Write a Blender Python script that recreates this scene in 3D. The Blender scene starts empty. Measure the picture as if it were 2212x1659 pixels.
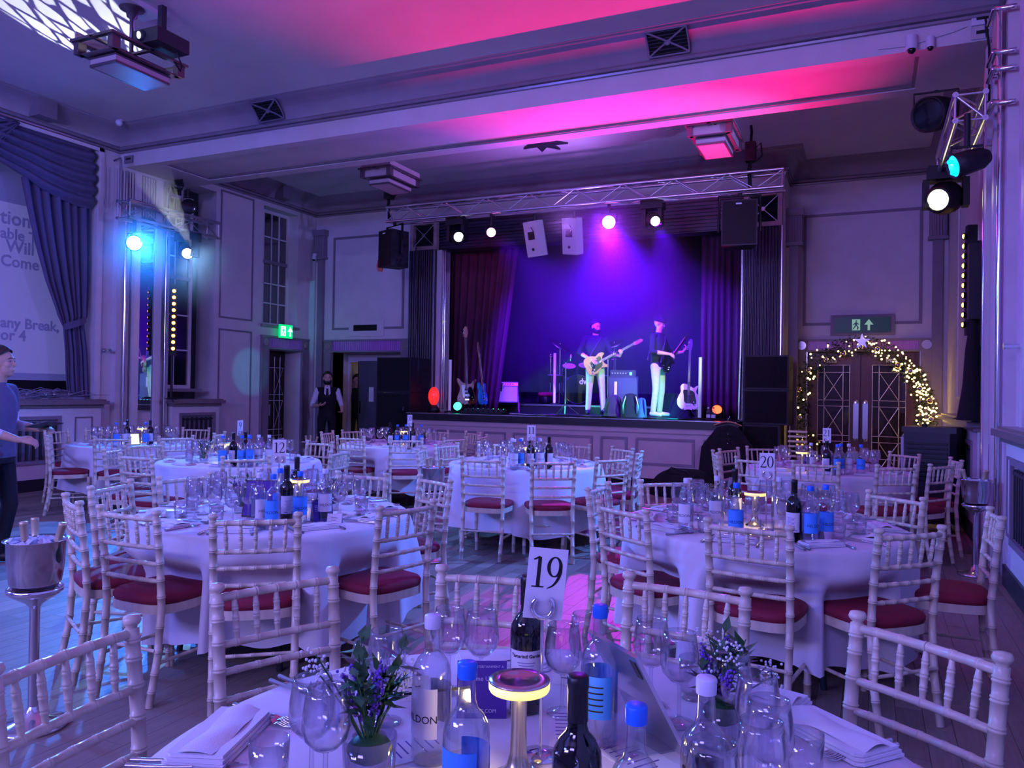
import bpy, bmesh, math, random
from mathutils import Vector, Matrix, Euler
random.seed(7)
S = bpy.context.scene
COL = S.collection
PI = math.pi

# ---------------------------------------------------------------- camera
W, H, F = 2212, 1659, 1690.0
HC = 1.47
YAW, PIT, ROL = math.radians(24.5), math.radians(.5), math.radians(.9)
_f = Vector((-math.sin(YAW)*math.cos(PIT), math.cos(YAW)*math.cos(PIT), math.sin(PIT)))
_r = Vector((math.cos(YAW), math.sin(YAW), 0)); _u = _r.cross(_f)
_r, _u = math.cos(ROL)*_r+math.sin(ROL)*_u, -math.sin(ROL)*_r+math.cos(ROL)*_u
cd = bpy.data.cameras.new('camera'); cam = bpy.data.objects.new('camera', cd); COL.objects.link(cam)
cd.sensor_fit = 'HORIZONTAL'; cd.sensor_width = 36; cd.lens = F*36/W; cd.clip_start = .05; cd.clip_end = 100
m3 = Matrix((_r, _u, -_f)).transposed()
cam.matrix_world = Matrix.Translation((0, 0, HC)) @ m3.to_4x4()
S.camera = cam
def ray(x, y): return (x-W/2)/F*_r-(y-H/2)/F*_u+_f
def atz(x, y, z): d = ray(x, y); return Vector((0, 0, HC))+(z-HC)/d.z*d
def atx(x, y, X): d = ray(x, y); return Vector((0, 0, HC))+X/d.x*d
def aty(x, y, Y): d = ray(x, y); return Vector((0, 0, HC))+Y/d.y*d

# ---------------------------------------------------------------- world, exposure
wd = bpy.data.worlds.new('world'); S.world = wd; wd.use_nodes = True
wd.node_tree.nodes['Background'].inputs[0].default_value = (.02, .015, .05, 1)
wd.node_tree.nodes['Background'].inputs[1].default_value = .3
vs = S.view_settings
vs.view_transform = 'Standard'; vs.look = 'None'; vs.gamma = 1; vs.use_curve_mapping = False; vs.exposure = 0.0
cy = S.cycles
cy.use_denoising = True; cy.max_bounces = 6; cy.diffuse_bounces = 3; cy.glossy_bounces = 3; cy.transmission_bounces = 6
cy.transparent_max_bounces = 32; cy.volume_bounces = 0; cy.caustics_reflective = False; cy.caustics_refractive = False
cy.sample_clamp_indirect = 3.0; cy.sample_clamp_direct = 0; cy.use_light_tree = False; cy.use_adaptive_sampling = True; cy.adaptive_threshold = .04; cy.adaptive_min_samples = 12

# ---------------------------------------------------------------- lights (lamps of the hall, with added fill)
def aim(o, target): o.rotation_euler = (Vector(target)-o.location).to_track_quat('-Z', 'Y').to_euler()
def spot(name, loc, target, power, color, angle=60, blend=.4, radius=.05):
    l = bpy.data.lights.new(name, 'SPOT'); l.energy = power; l.color = color
    l.spot_size = math.radians(angle); l.spot_blend = blend; l.shadow_soft_size = radius
    o = bpy.data.objects.new(name, l); COL.objects.link(o); o.location = loc; aim(o, target); return o
def point(name, loc, power, color, radius=.03):
    l = bpy.data.lights.new(name, 'POINT'); l.energy = power; l.color = color; l.shadow_soft_size = radius
    o = bpy.data.objects.new(name, l); COL.objects.link(o); o.location = loc; return o
def area(name, loc, target, power, color, sx, sy):
    l = bpy.data.lights.new(name, 'AREA'); l.energy = power; l.color = color; l.shape = 'RECTANGLE'; l.size = sx; l.size_y = sy
    o = bpy.data.objects.new(name, l); COL.objects.link(o); o.location = loc; aim(o, target); return o
# soft fill added behind the photographer, no fixtures known there
area('rear_fill_left', (-7.5, -4.5, 4.6), (-4.5, 6, .8), 430, (.12, .14, 1.0), 2.5, .6)
area('rear_fill_right', (-1.5, -4.5, 4.6), (-2.5, 6, .8), 190, (.28, .22, 1.0), 2.5, .6)
area('rear_up_fill', (-4.5, -3.5, 3.2), (-4.8, 5.5, 5.3), 270, (.44, .38, 1.0), 3.0, .6)
# left wall truss: the blue par and the cool-white moving head, and an added blue fill that has no lamp
spot('blue_par_beam', (-9.75, 8.18, 3.55), (-3.2, 3.4, .3), 1700, (.02, .20, 1.0), 74, .5, .08)
spot('blue_par_spill', (-9.72, 8.12, 3.58), (-9.6, 6.0, 3.6), 55, (.01, .10, 1.0), 140, .9, .05)
spot('cool_head_beam', (-9.75, 9.15, 3.5), (-3.5, 5.6, .7), 700, (.25, .55, 1.0), 50, .4, .06)
spot('left_blue_fill', (-9.6, 2.6, 4.0), (-2.4, 3.2, .5), 1300, (.07, .17, 1.0), 74, .6, .12)
# stage truss: violet and magenta pars over the stage and out to the room
spot('violet_par_beam', (-3.68, 11.75, 4.05), (-4.6, 15.2, 1.6), 15000, (.085, .0, 1.0), 85, .9, .07)
spot('violet_par_beam_two', (-5.7, 11.75, 4.05), (-5.0, 15.2, 1.6), 3600, (.10, .0, 1.0), 70, .7, .07)
spot('violet_room_wash', (-3.68, 11.55, 4.0), (-3.0, 4.0, 1.5), 620, (.26, .02, 1.0), 130, .8, .08)
spot('violet_fill_beam', (-2.95, 11.75, 4.05), (-2.9, 15.2, 1.4), 3000, (.09, .0, 1.0), 60, .8, .07)  # added violet fill at the white moving head, not a par of its own
spot('violet_up_fill', (-4.2, 11.2, 3.9), (-4.6, 10.4, 5.3), 170, (.5, .18, 1.0), 160, 1, .08)  # added uplight to brighten the far ceiling, no fixture of its own
spot('magenta_floor_beam', (-3.66, 11.35, 4.05), (-1.75, 4.75, 0), 900, (1.0, .02, .9), 14, .35, .05)
spot('curtain_red_beam', (-5.72, 11.8, 4.1), (-6.9, 14.0, 3.7), 60, (1.0, .0, .25), 45, .6, .05)
# red pars on the stage floor, throwing up to the beam and the ceiling
spot('red_up_beam', (-2.42, 12.55, 1.22), (-2.4, 8.1, 5.2), 2500, (1.0, .0, .20), 62, .8, .04)
spot('red_up_beam_two', (-7.3, 12.6, 1.35), (-6.5, 10.0, 5.2), 420, (1.0, .02, .14), 62, .6, .04)
# front light on the band from the right truss, and the green floor par
spot('yellow_head_beam', (.3, 8.5, 3.3), (-4.3, 13.9, 1.4), 2000, (.75, 1.0, .22), 18, .4, .05)
spot('green_floor_beam', (-6.55, 12.45, 1.18), (-3.9, 13.9, 1.5), 480, (.02, 1.0, .35), 50, .5, .04)
spot('cyan_floor_beam', (-2.7, 12.3, 1.12), (-4.0, 13.9, 1.2), 190, (.0, .62, 1.0), 60, .5, .04)
spot('right_blue_beam', (.2, 7.6, 3.3), (-4.2, 5.4, .4), 1500, (.06, .21, 1.0), 66, .35, .05)
# cyan gobo on the left wall, from the right truss
spot('cyan_wall_beam', (.2, 7.6, 3.2), (-10.5, 11.25, 1.75), 900, (.02, .7, 1.0), 5.0, .5, .03)
o = spot('cyan_corner_beam', (.2, 7.6, 3.2), (-10.5, 13.0, 3.0), 900, (.02, .7, 1.0), 9.5, .25, .02); o.scale = (.10, 1, 1)
o = spot('cyan_door_beam', (.2, 7.6, 3.2), (-9.1, 13.45, 1.75), 1500, (.02, .7, 1.0), 3.4, .1, .02); o.scale = (.09, 1, 1)
# fill added from both sides to brighten the far bay
spot('right_far_fill', (.5, 8.9, 3.6), (-9.5, 12.6, 2.2), 560, (.28, .28, 1.0), 100, .8, .08)
spot('left_far_fill', (-9.6, 9.5, 3.7), (-.2, 13.6, 2.8), 80, (.6, .1, .5), 70, .8, .08)
# leaf gobo thrown on the ceiling beside the projector
gb = spot('gobo_beam', (-9.7, 9.1, 3.62), atz(150, 38, 5.36), 2600, (.86, .95, 1.0), 17, .12, .01)
gl_ = gb.data; gl_.use_nodes = True; nt = gl_.node_tree; em = nt.nodes['Emission']
tc = nt.nodes.new('ShaderNodeTexCoord'); sp = nt.nodes.new('ShaderNodeSeparateXYZ'); nt.links.new(tc.outputs['Normal'], sp.inputs[0])
dv = [nt.nodes.new('ShaderNodeMath') for _ in range(2)]; cb = nt.nodes.new('ShaderNodeCombineXYZ')
for k in range(2): dv[k].operation = 'DIVIDE'; nt.links.new(sp.outputs[k], dv[k].inputs[0]); nt.links.new(sp.outputs[2], dv[k].inputs[1]); nt.links.new(dv[k].outputs[0], cb.inputs[k])
mp = nt.nodes.new('ShaderNodeMapping'); mp.inputs['Scale'].default_value = (34, 15, 1); mp.inputs['Rotation'].default_value = (0, 0, .7); nt.links.new(cb.outputs[0], mp.inputs[0])
vo = nt.nodes.new('ShaderNodeTexVoronoi'); vo.feature = 'DISTANCE_TO_EDGE'; vo.inputs['Scale'].default_value = 1; vo.inputs['Randomness'].default_value = .55; nt.links.new(mp.outputs[0], vo.inputs[0])
gt = nt.nodes.new('ShaderNodeMath'); gt.operation = 'GREATER_THAN'; gt.inputs[1].default_value = .09; nt.links.new(vo.outputs['Distance'], gt.inputs[0]); nt.links.new(gt.outputs[0], em.inputs['Strength'])
# ---------------------------------------------------------------- materials
def lin(h):
    h = h.lstrip('#'); c = [int(h[i:i+2], 16)/255 for i in (0, 2, 4)]
    return tuple(v/12.92 if v <= .04045 else ((v+.055)/1.055)**2.4 for v in c)
MATS = {}
def M(name, col=(.8, .8, .8), rough=.5, metal=0, emit=None, es=0, var=0, vs=6, bump=0, bs=60, stretch=None, coat=0, spec=None):
    m = bpy.data.materials.new(name); m.use_nodes = True; nt = m.node_tree; b = nt.nodes['Principled BSDF']
    if isinstance(col, str): col = lin(col)
    b.inputs['Base Color'].default_value = (*col, 1); b.inputs['Roughness'].default_value = rough; b.inputs['Metallic'].default_value = metal
    if coat: b.inputs['Coat Weight'].default_value = coat
    if spec is not None: b.inputs['Specular IOR Level'].default_value = spec
    if emit is not None:
        b.inputs['Emission Color'].default_value = (*(lin(emit) if isinstance(emit, str) else emit), 1); b.inputs['Emission Strength'].default_value = es
    if var or bump:
        tc = nt.nodes.new('ShaderNodeTexCoord'); mp = nt.nodes.new('ShaderNodeMapping'); nt.links.new(tc.outputs['Object'], mp.inputs[0])
        if stretch: mp.inputs['Scale'].default_value = stretch
        if var:
            n = nt.nodes.new('ShaderNodeTexNoise'); n.inputs['Scale'].default_value = vs; n.inputs['Detail'].default_value = 4; nt.links.new(mp.outputs[0], n.inputs['Vector'])
            r = nt.nodes.new('ShaderNodeMapRange'); r.inputs[1].default_value = .3; r.inputs[2].default_value = .7; r.inputs[3].default_value = 1-var; r.inputs[4].default_value = 1+var
            nt.links.new(n.outputs[0], r.inputs[0])
            x = nt.nodes.new('ShaderNodeMix'); x.data_type = 'RGBA'; x.blend_type = 'MULTIPLY'; x.inputs[0].default_value = 1; x.inputs[6].default_value = (*col, 1)
            nt.links.new(r.outputs[0], x.inputs[7]); nt.links.new(x.outputs[2], b.inputs['Base Color'])
        if bump:
            n = nt.nodes.new('ShaderNodeTexNoise'); n.inputs['Scale'].default_value = bs; nt.links.new(mp.outputs[0], n.inputs['Vector'])
            k = nt.nodes.new('ShaderNodeBump'); k.inputs['Strength'].default_value = bump; k.inputs['Distance'].default_value = .01
            nt.links.new(n.outputs[0], k.inputs['Height']); nt.links.new(k.outputs[0], b.inputs['Normal'])
    m.cycles.emission_sampling = 'NONE'
    MATS[name] = m; return m
def GLASS(name, tint=(1, 1, 1), base=.06, edge=.75, dark=1.0):
    m = bpy.data.materials.new(name); m.use_nodes = True; nt = m.node_tree; nt.nodes.clear()
    o = nt.nodes.new('ShaderNodeOutputMaterial'); t = nt.nodes.new('ShaderNodeBsdfTransparent'); g = nt.nodes.new('ShaderNodeBsdfGlossy')
    t.inputs[0].default_value = (*[dark*c for c in tint], 1); g.inputs['Roughness'].default_value = .09
    lw = nt.nodes.new('ShaderNodeLayerWeight'); lw.inputs[0].default_value = .35
    r = nt.nodes.new('ShaderNodeMapRange'); r.inputs[3].default_value = base; r.inputs[4].default_value = edge
    nt.links.new(lw.outputs['Facing'], r.inputs[0])
    x = nt.nodes.new('ShaderNodeMixShader'); nt.links.new(r.outputs[0], x.inputs[0]); nt.links.new(t.outputs[0], x.inputs[1]); nt.links.new(g.outputs[0], x.inputs[2])
    nt.links.new(x.outputs[0], o.inputs[0]); MATS[name] = m; return m
def STRIPE(name, c1, c2, scale, axis=0, rough=.5, metal=0):
    m = M(name, c1, rough, metal); nt = m.node_tree; b = nt.nodes['Principled BSDF']
    tc = nt.nodes.new('ShaderNodeTexCoord'); w = nt.nodes.new('ShaderNodeTexWave'); w.inputs['Scale'].default_value = scale; w.bands_direction = 'XYZ'[axis]; w.inputs['Distortion'].default_value = .4
    nt.links.new(tc.outputs['Object'], w.inputs[0])
    x = nt.nodes.new('ShaderNodeMix'); x.data_type = 'RGBA'; x.inputs[6].default_value = (*lin(c1), 1); x.inputs[7].default_value = (*lin(c2), 1)
    nt.links.new(w.outputs[0], x.inputs[0]); nt.links.new(x.outputs[2], b.inputs['Base Color']); return m

M('wall', '#cfc6cc', .75, var=.05, vs=3, bump=.05, bs=90)
M('ceiling', '#d2cad0', .85, var=.04, vs=2, bump=.06, bs=70)
M('trim_grey', '#7d727f', .55, var=.06, vs=5)
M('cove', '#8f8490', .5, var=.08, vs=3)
M('moulding', '#857a86', .22, var=.08, vs=5)
M('ledge', '#7d6f74', .28, var=.1, vs=6, stretch=(1, 8, 1))
M('chrome', (.82, .82, .86), .12, 1)
M('steel', (.62, .62, .66), .24, 1)
M('brushed', (.66, .65, .68), .2, 1)
M('alu', (.72, .72, .76), .28, 1)
M('mirror', (.75, .75, .8), .02, 1)
M('door_glass', '#2e2320', .1, coat=.5)
M('white_paint', '#dcd6da', .45, var=.04)
M('dark_wood', '#3a2420', .4, var=.2, vs=4, stretch=(1, 1, .15))
M('door_wood', '#5a2c20', .33, var=.25, vs=5, stretch=(3, 3, .2))
M('pros_wood', '#33203a', .38, var=.15, vs=4, stretch=(4, 4, .2))
M('pros_edge', '#a08a86', .3, var=.15, vs=6)
M('black', '#0c0b10', .55)
M('black_matte', '#0a090d', .9)
M('black_gloss', '#0a090c', .18)
M('dark_grey', '#2a2932', .5)
M('speaker_black', '#14121c', .6, var=.1, vs=30)
M('speaker_white', '#cfcad4', .45)
M('red_curtain', '#4a1236', .85, var=.15, vs=3, stretch=(3, 3, .4))
M('grey_curtain', '#5a5676', .8, var=.1, vs=4, stretch=(3, 3, .4))
M('backdrop', '#141020', .95, var=.2, vs=2)
M('floor_gap', '#2b2420', .7)
M('stage_floor', '#120f14', .35, var=.3, vs=4)
M('stage_face', '#b8a4a6', .6, var=.05, vs=3)
M('stage_nose', '#1a1318', .4)
M('cloth', '#dcd6de', .85, var=.03, vs=8, bump=.08, bs=250)
M('napkin', '#e2dde4', .9, bump=.1, bs=300)
M('chair_wood', '#cdbfa8', .38, var=.16, vs=9, stretch=(2, 2, .5), coat=.2)
M('seat_cloth', '#7c1030', .75, var=.06, vs=20, bump=.05, bs=300)
GLASS('glass', (.97, .97, 1.0), .05, .85)
GLASS('bottle_glass', (.96, .97, 1.0), .05, .7)
GLASS('water', (.95, .97, 1.0), .03, .35)
GLASS('window_glass', (.55, .52, .62), .12, .5)
GLASS('clear_plastic', (.93, .93, .97), .06, .6)
M('wine_dark', '#07060b', .09, coat=.5)
M('wine_cap', '#0b0a10', .4)
M('foil_gold', '#cdb896', .35, .4)
M('green_glass', '#26352a', .1, coat=.5)
M('blue_cap', '#1f6fe0', .4)
M('white_cap', '#d8d4e4', .4)
M('blue_label', '#3f8fe6', .6)
M('white_label', '#d9d2d8', .7)
M('dark_label', '#15131c', .7)
M('paper', '#e4dfe6', .8)
M('ink', '#0d0b14', .7)
M('faint_ink', '#8a86b0', .8)
M('purple_print', '#4a2390', .55)
M('purple_pot', '#4a1fa0', .4)
M('pale_print', '#cfc6e8', .6)
M('lamp_gold', (.62, .55, .40), .25, 1)
M('lamp_cap', (.72, .55, .60), .22, 1, bump=.02, bs=100)
M('lamp_glow', '#ffe9a0', .4, emit='#ffdc6a', es=1.25)
M('leaf', '#2f5a34', .55, var=.3, vs=40)
M('leaf_light', '#6d8f70', .6)
M('lavender', '#6a3fae', .7, var=.2, vs=60)
M('white_flower', '#d8d6e0', .8)
M('ice', '#c8d4e8', .12, coat=.3)
M('skin', '#c49a86', .5, var=.04, vs=20)
M('skin_tan', '#b08468', .5, var=.04, vs=20)
M('eye_white', '#8a8088', .4)
M('hair', '#191318', .6, var=.2, vs=60)
M('hair_brown', '#33241f', .6, var=.2, vs=60)
M('navy', '#12131f', .85)
M('black_cloth', '#0d0c12', .9, var=.1, vs=30)
M('shirt_white', '#cfc9d6', .8, var=.03, vs=20)
M('tee_grey', '#5c5f7c', .85, var=.05, vs=30)
M('khaki', '#a8a48a', .85, var=.06, vs=20)
M('shoe', '#17161c', .5)
M('shoe_white', '#b8b6b8', .5)
M('screen_dark', '#07060a', .12)
M('projection', '#a9a7cf', .9, emit='#8d8fd0', es=.22)  # projector's light put into the screen materials as glow
M('projection_dim', '#8a8ab8', .9, emit='#7478c0', es=.13)
M('screen_text', '#8f8fb8', .9, emit='#6a6ec0', es=.12)
M('green_sign', '#0a8f50', .4, emit='#00d070', es=1.3)
M('green_sign_dim', '#0a3a26', .35, emit='#0a6a40', es=.06)
M('sign_white', '#e8fff0', .4, emit='#d8ffe8', es=2.2)
M('sign_white_dim', '#90b89c', .4, emit='#98d8a8', es=.45)
M('bulb', '#ffdf90', .3, emit='#ffd27a', es=9)
M('bar_bulb', '#ffb060', .3, emit='#ff8a30', es=26)
M('bar_bulb_yellow', '#ffd060', .3, emit='#ffb838', es=16)
M('lens_blue', '#2aa8ff', .3, emit=(.05, .62, 1.0), es=30)
M('lens_cyan', '#2ab8ff', .3, emit=(.0, .62, 1.0), es=3)
M('lens_magenta', '#ff50ff', .3, emit=(1.0, .12, .9), es=22)
M('lens_pink', '#ff60d0', .3, emit=(1.0, .2, .75), es=14)
M('lens_white', '#ffffe0', .3, emit=(1.0, .98, .85), es=9)
M('lens_yellow', '#ffffa0', .3, emit=(1.0, .95, .45), es=9)
M('lens_green', '#40ff90', .3, emit=(.05, 1.0, .4), es=4)
M('lens_red', '#ff3010', .3, emit=(1.0, .06, .02), es=6)
M('red_glow', '#ff1020', .3, emit=(1.0, .02, .02), es=1.6)
M('lens_off', '#14141c', .12)
M('tube_pale', '#c8c8d8', .35, emit='#9a90d0', es=.25)
M('screen_lit', '#e8f0d8', .4, emit='#dfe8d0', es=1.3)
M('blue_led', '#40c0ff', .4, emit=(.05, .6, 1.0), es=6)
M('lantern_glass', '#b8a8b0', .35, var=.06, vs=4)
M('lantern_frame', '#6a6068', .3, .6)
M('amp_cloth', '#b4b88a', .8, var=.08, vs=120)
M('wood_body', '#7a4a28', .3, var=.25, vs=10, coat=.5)
M('teal_paint', '#2fb0c8', .2, coat=.6)
M('white_gloss', '#d2cdbf', .2, coat=.6)
M('rosewood', '#3a2520', .45)
M('maple', '#b08a5c', .4)
M('orange_wood', '#8a4a28', .3, coat=.4)
M('cymbal', (.62, .55, .38), .25, 1)
M('drum_head', '#c8c4b8', .6)
M('drum_shell', '#1b1526', .25, coat=.5)
M('fir', '#16301c', .8, var=.35, vs=40)
M('bauble', (.75, .7, .72), .15, 1)
M('bauble_gold', (.75, .58, .42), .2, 1)
M('twig', '#8d86a0', .7)
M('cooler_white', '#b8b4c0', .45)
M('pink_deco', '#b070c0', .35, var=.3, vs=12, stretch=(14, 14, .3))
M('deco_metal', (.58, .50, .46), .25, .9)
M('corridor_wall_glow', '#d8cda8', .8, emit='#c8b878', es=.22)  # corridor light put into the wall colour as glow
M('door_grey', '#5b566a', .5)
M('hanger_wood', '#b87a50', .4)
M('orange_plastic', '#b83a2a', .5)
M('blue_cloth', '#2a4a68', .8)
M('brown_pack', '#2a1c24', .85)
M('salt_metal', (.7, .7, .72), .2, 1)
# ---------------------------------------------------------------- mesh helpers
class MB:
    def __init__(s): s.v = []; s.f = []; s.mi = []; s.sm = []
    def add(s, vs_, fs, mi=0, smooth=False):
        b = len(s.v); s.v += [tuple(p) for p in vs_]; s.f += [tuple(b+i for i in f) for f in fs]; s.mi += [mi]*len(fs); s.sm += [smooth]*len(fs); return s
    def box(s, x0, x1, y0, y1, z0, z1, mi=0, M4=None):
        p = [Vector((x, y, z)) for z in (z0, z1) for y in (y0, y1) for x in (x0, x1)]
        if M4 is not None: p = [M4 @ q for q in p]
        return s.add(p, [(0, 2, 3, 1), (4, 5, 7, 6), (0, 1, 5, 4), (2, 6, 7, 3), (0, 4, 6, 2), (1, 3, 7, 5)], mi)
    def tube(s, pts, r, n=8, cap=True, mi=0, smooth=True, closed=False):
        pts = [Vector(p) for p in pts]; L = len(pts)
        if not hasattr(r, '__len__'): r = [r]*L
        vs_ = []; up = None
        for i, p in enumerate(pts):
            if closed: t = pts[(i+1) % L]-pts[i-1]
            else: t = pts[min(i+1, L-1)]-pts[max(i-1, 0)]
            t = t.normalized() if t.length > 1e-9 else Vector((0, 0, 1))
            if up is None:
                a = Vector((0, 0, 1)) if abs(t.z) < .9 else Vector((1, 0, 0)); up = (a-a.dot(t)*t).normalized()
            else:
                up = up-up.dot(t)*t
                up = up.normalized() if up.length > 1e-6 else t.orthogonal().normalized()
            w = t.cross(up)
            for k in range(n):
                a = 2*PI*k/n; vs_.append(p+r[i]*(math.cos(a)*up+math.sin(a)*w))
        fs = [(i*n+k, i*n+(k+1) % n, (i+1)*n+(k+1) % n, (i+1)*n+k) for i in range(L-1) for k in range(n)]
        if closed: fs += [((L-1)*n+k, (L-1)*n+(k+1) % n, (k+1) % n, k) for k in range(n)]
        s.add(vs_, fs, mi, smooth)
        if cap and not closed: s.add(vs_[:n], [tuple(range(n-1, -1, -1))], mi); s.add(vs_[-n:], [tuple(range(n))], mi)
        return s
    def cyl(s, p0, p1, r0, r1=None, n=12, mi=0, smooth=True): return s.tube([p0, p1], [r0, r0 if r1 is None else r1], n, True, mi, smooth)
    def lathe(s, prof, n=20, c=(0, 0, 0), mi=0, smooth=True, a0=0, a1=None):
        full = a1 is None; A = 2*PI if full else a1-a0; m = n if full else n+1; vs_ = []
        for (r, z) in prof:
            for k in range(m):
                a = a0+A*k/n; vs_.append((c[0]+r*math.cos(a), c[1]+r*math.sin(a), c[2]+z))
        fs = []
        for i in range(len(prof)-1):
            for k in range(n):
                k2 = (k+1) % m; q = (i*m+k, i*m+k2, (i+1)*m+k2, (i+1)*m+k)
                if prof[i][0] < 1e-6: q = (q[0], q[2], q[3])
                elif prof[i+1][0] < 1e-6: q = q[:3]
                fs.append(q)
        return s.add(vs_, fs, mi, smooth)
    def prism(s, poly, z0, z1, mi=0, M4=None, smooth=False):
        n = len(poly); p = [Vector((x, y, z0)) for x, y in poly]+[Vector((x, y, z1)) for x, y in poly]
        if M4 is not None: p = [M4 @ q for q in p]
        s.add(p, [tuple(range(n-1, -1, -1)), tuple(range(n, 2*n))], mi)
        return s.add(p, [(i, (i+1) % n, n+(i+1) % n, n+i) for i in range(n)], mi, smooth)
    def grid(s, fn, nu, nv, mi=0, smooth=True, closed_u=False):
        vs_ = [fn(i/nu, j/nv) for j in range(nv+1) for i in range(nu+1)]
        return s.add(vs_, [(j*(nu+1)+i, j*(nu+1)+i+1, (j+1)*(nu+1)+i+1, (j+1)*(nu+1)+i) for j in range(nv) for i in range(nu)], mi, smooth)
    def ball(s, c, r, n=10, mi=0, sc=(1, 1, 1), M4=None):
        vs_ = []; m = n//2+1
        for j in range(m+1):
            t = PI*j/m
            for k in range(n):
                a = 2*PI*k/n; q = Vector((c[0]+r*sc[0]*math.sin(t)*math.cos(a), c[1]+r*sc[1]*math.sin(t)*math.sin(a), c[2]+r*sc[2]*math.cos(t)))
                vs_.append(M4 @ q if M4 is not None else q)
        return s.add(vs_, [(j*n+k, (j+1)*n+k, (j+1)*n+(k+1) % n, j*n+(k+1) % n) for j in range(m) for k in range(n)], mi, True)
    def sweep(s, prof, path, closed=False, mi=0, smooth=False, side=1):
        # prof: (d, z) with d measured to the left of travel * side; path: list of (x, y)
        P_ = [Vector((p[0], p[1])) for p in path]; L = len(P_); rows = []
        for i in range(L):
            if closed or 0 < i < L-1:
                d0 = (P_[i]-P_[i-1]).normalized(); d1 = (P_[(i+1) % L]-P_[i]).normalized()
            elif i == 0: d0 = d1 = (P_[1]-P_[0]).normalized()
            else: d0 = d1 = (P_[i]-P_[i-1]).normalized()
            n0 = Vector((-d0.y, d0.x)); n1 = Vector((-d1.y, d1.x)); b = (n0+n1); b = b/max(.2, b.length_squared)*2
            rows.append([(P_[i].x+side*d*b.x, P_[i].y+side*d*b.y, z) for d, z in prof])
        m = len(prof); R = L if closed else L-1
        return s.add([q for r in rows for q in r], [(i*m+j, ((i+1) % L)*m+j, ((i+1) % L)*m+j+1, i*m+j+1) for i in range(R) for j in range(m-1)], mi, smooth)
    def mesh(s, name, mats):
        me = bpy.data.meshes.new(name); me.from_pydata(s.v, [], s.f)
        for m in (mats if isinstance(mats, (list, tuple)) else [mats]): me.materials.append(MATS[m])
        me.polygons.foreach_set('material_index', s.mi); me.polygons.foreach_set('use_smooth', s.sm); me.update(); return me
    def obj(s, name, mats, parent=None, loc=None, rot=None): return link(name, s.mesh(name, mats), parent, loc, rot)
def link(name, me, parent=None, loc=None, rot=None):
    o = bpy.data.objects.new(name, me); COL.objects.link(o)
    if parent is not None: o.parent = parent
    if loc is not None: o.location = loc
    if rot is not None: o.rotation_euler = rot
    return o
def tag(o, label, cat, group=None):
    o['label'] = label; o['category'] = cat
    if group: o['group'] = group
    return o
def thing(name, label, cat, loc=(0, 0, 0), rz=0, group=None, rot=None):
    o = bpy.data.objects.new(name, None); COL.objects.link(o); o.empty_display_size = .1
    o.location = loc; o.rotation_euler = rot if rot is not None else (0, 0, rz); return tag(o, label, cat, group)
def struct(o): o['kind'] = 'structure'; return o
def dup(root, loc=None, rz=None, label=None, group=None, parent=None):
    r = root.copy(); COL.objects.link(r); r.parent = parent
    if loc is not None: r.location = loc
    if rz is not None: r.rotation_euler = (0, 0, rz)
    if label: r['label'] = label
    if group: r['group'] = group
    for c in list(root.children): dup(c, parent=r)
    return r
def text_mesh(txt, size, mat, name='lettering', bold=0, extrude=.0004, align='LEFT'):
    cu = bpy.data.curves.new(name, 'FONT'); cu.body = txt; cu.size = size; cu.extrude = extrude; cu.offset = bold; cu.align_x = align; cu.resolution_u = 3
    o = bpy.data.objects.new(name, cu); COL.objects.link(o); dg = bpy.context.evaluated_depsgraph_get()
    me = bpy.data.meshes.new_from_object(o.evaluated_get(dg)); bpy.data.objects.remove(o); bpy.data.curves.remove(cu)
    me.materials.clear(); me.materials.append(MATS[mat]); return me
def frame(mb, axis, pos, a0, a1, z0, z1, w=.05, t=.02, mi=0):
    # rectangular moulding on a wall: axis 'x' -> plane X=pos spanning Y a0..a1, 'y' -> plane Y=pos spanning X; t is the signed proud depth
    lo, hi = min(pos, pos+t), max(pos, pos+t)
    for (p0, p1, q0, q1) in ((a0, a1, z0, z0+w), (a0, a1, z1-w, z1), (a0, a0+w, z0+w, z1-w), (a1-w, a1, z0+w, z1-w)):
        if axis == 'x': mb.box(lo, hi, p0, p1, q0, q1, mi)
        else: mb.box(p0, p1, lo, hi, q0, q1, mi)
# ================================================================ the room
XL, XR, YB, YR, ZC, YF = -10.5, 1.12, 13.1, 14.0, 5.37, -6.0
BY0, BY1, BZ = 8.4, 9.65, 4.8          # the cross beam
ZS, YS = 1.05, 12.0                    # stage floor, stage front
# floor: boards
def board_mat():
    m = M('boards', '#8a7a6c', .5, bump=.05, bs=40, stretch=(6, .6, 1)); nt = m.node_tree; b = nt.nodes['Principled BSDF']
    g = nt.nodes.new('ShaderNodeNewGeometry'); tc = nt.nodes.new('ShaderNodeTexCoord'); mp = nt.nodes.new('ShaderNodeMapping'); mp.inputs['Scale'].default_value = (14, 1.2, 1)
    nt.links.new(tc.outputs['Object'], mp.inputs[0]); n = nt.nodes.new('ShaderNodeTexNoise'); n.inputs['Scale'].default_value = 4; n.inputs['Detail'].default_value = 5; nt.links.new(mp.outputs[0], n.inputs[0])
    a = nt.nodes.new('ShaderNodeMath'); a.operation = 'ADD'; nt.links.new(g.outputs['Random Per Island'], a.inputs[0]); nt.links.new(n.outputs[0], a.inputs[1])
    r = nt.nodes.new('ShaderNodeMapRange'); r.inputs[1].default_value = .3; r.inputs[2].default_value = 1.6; r.inputs[3].default_value = 0; r.inputs[4].default_value = 1; nt.links.new(a.outputs[0], r.inputs[0])
    x = nt.nodes.new('ShaderNodeMix'); x.data_type = 'RGBA'; x.inputs[6].default_value = (*lin('#5e5049'), 1); x.inputs[7].default_value = (*lin('#9a8c80'), 1)
    nt.links.new(r.outputs[0], x.inputs[0]); nt.links.new(x.outputs[2], b.inputs['Base Color'])
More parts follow.
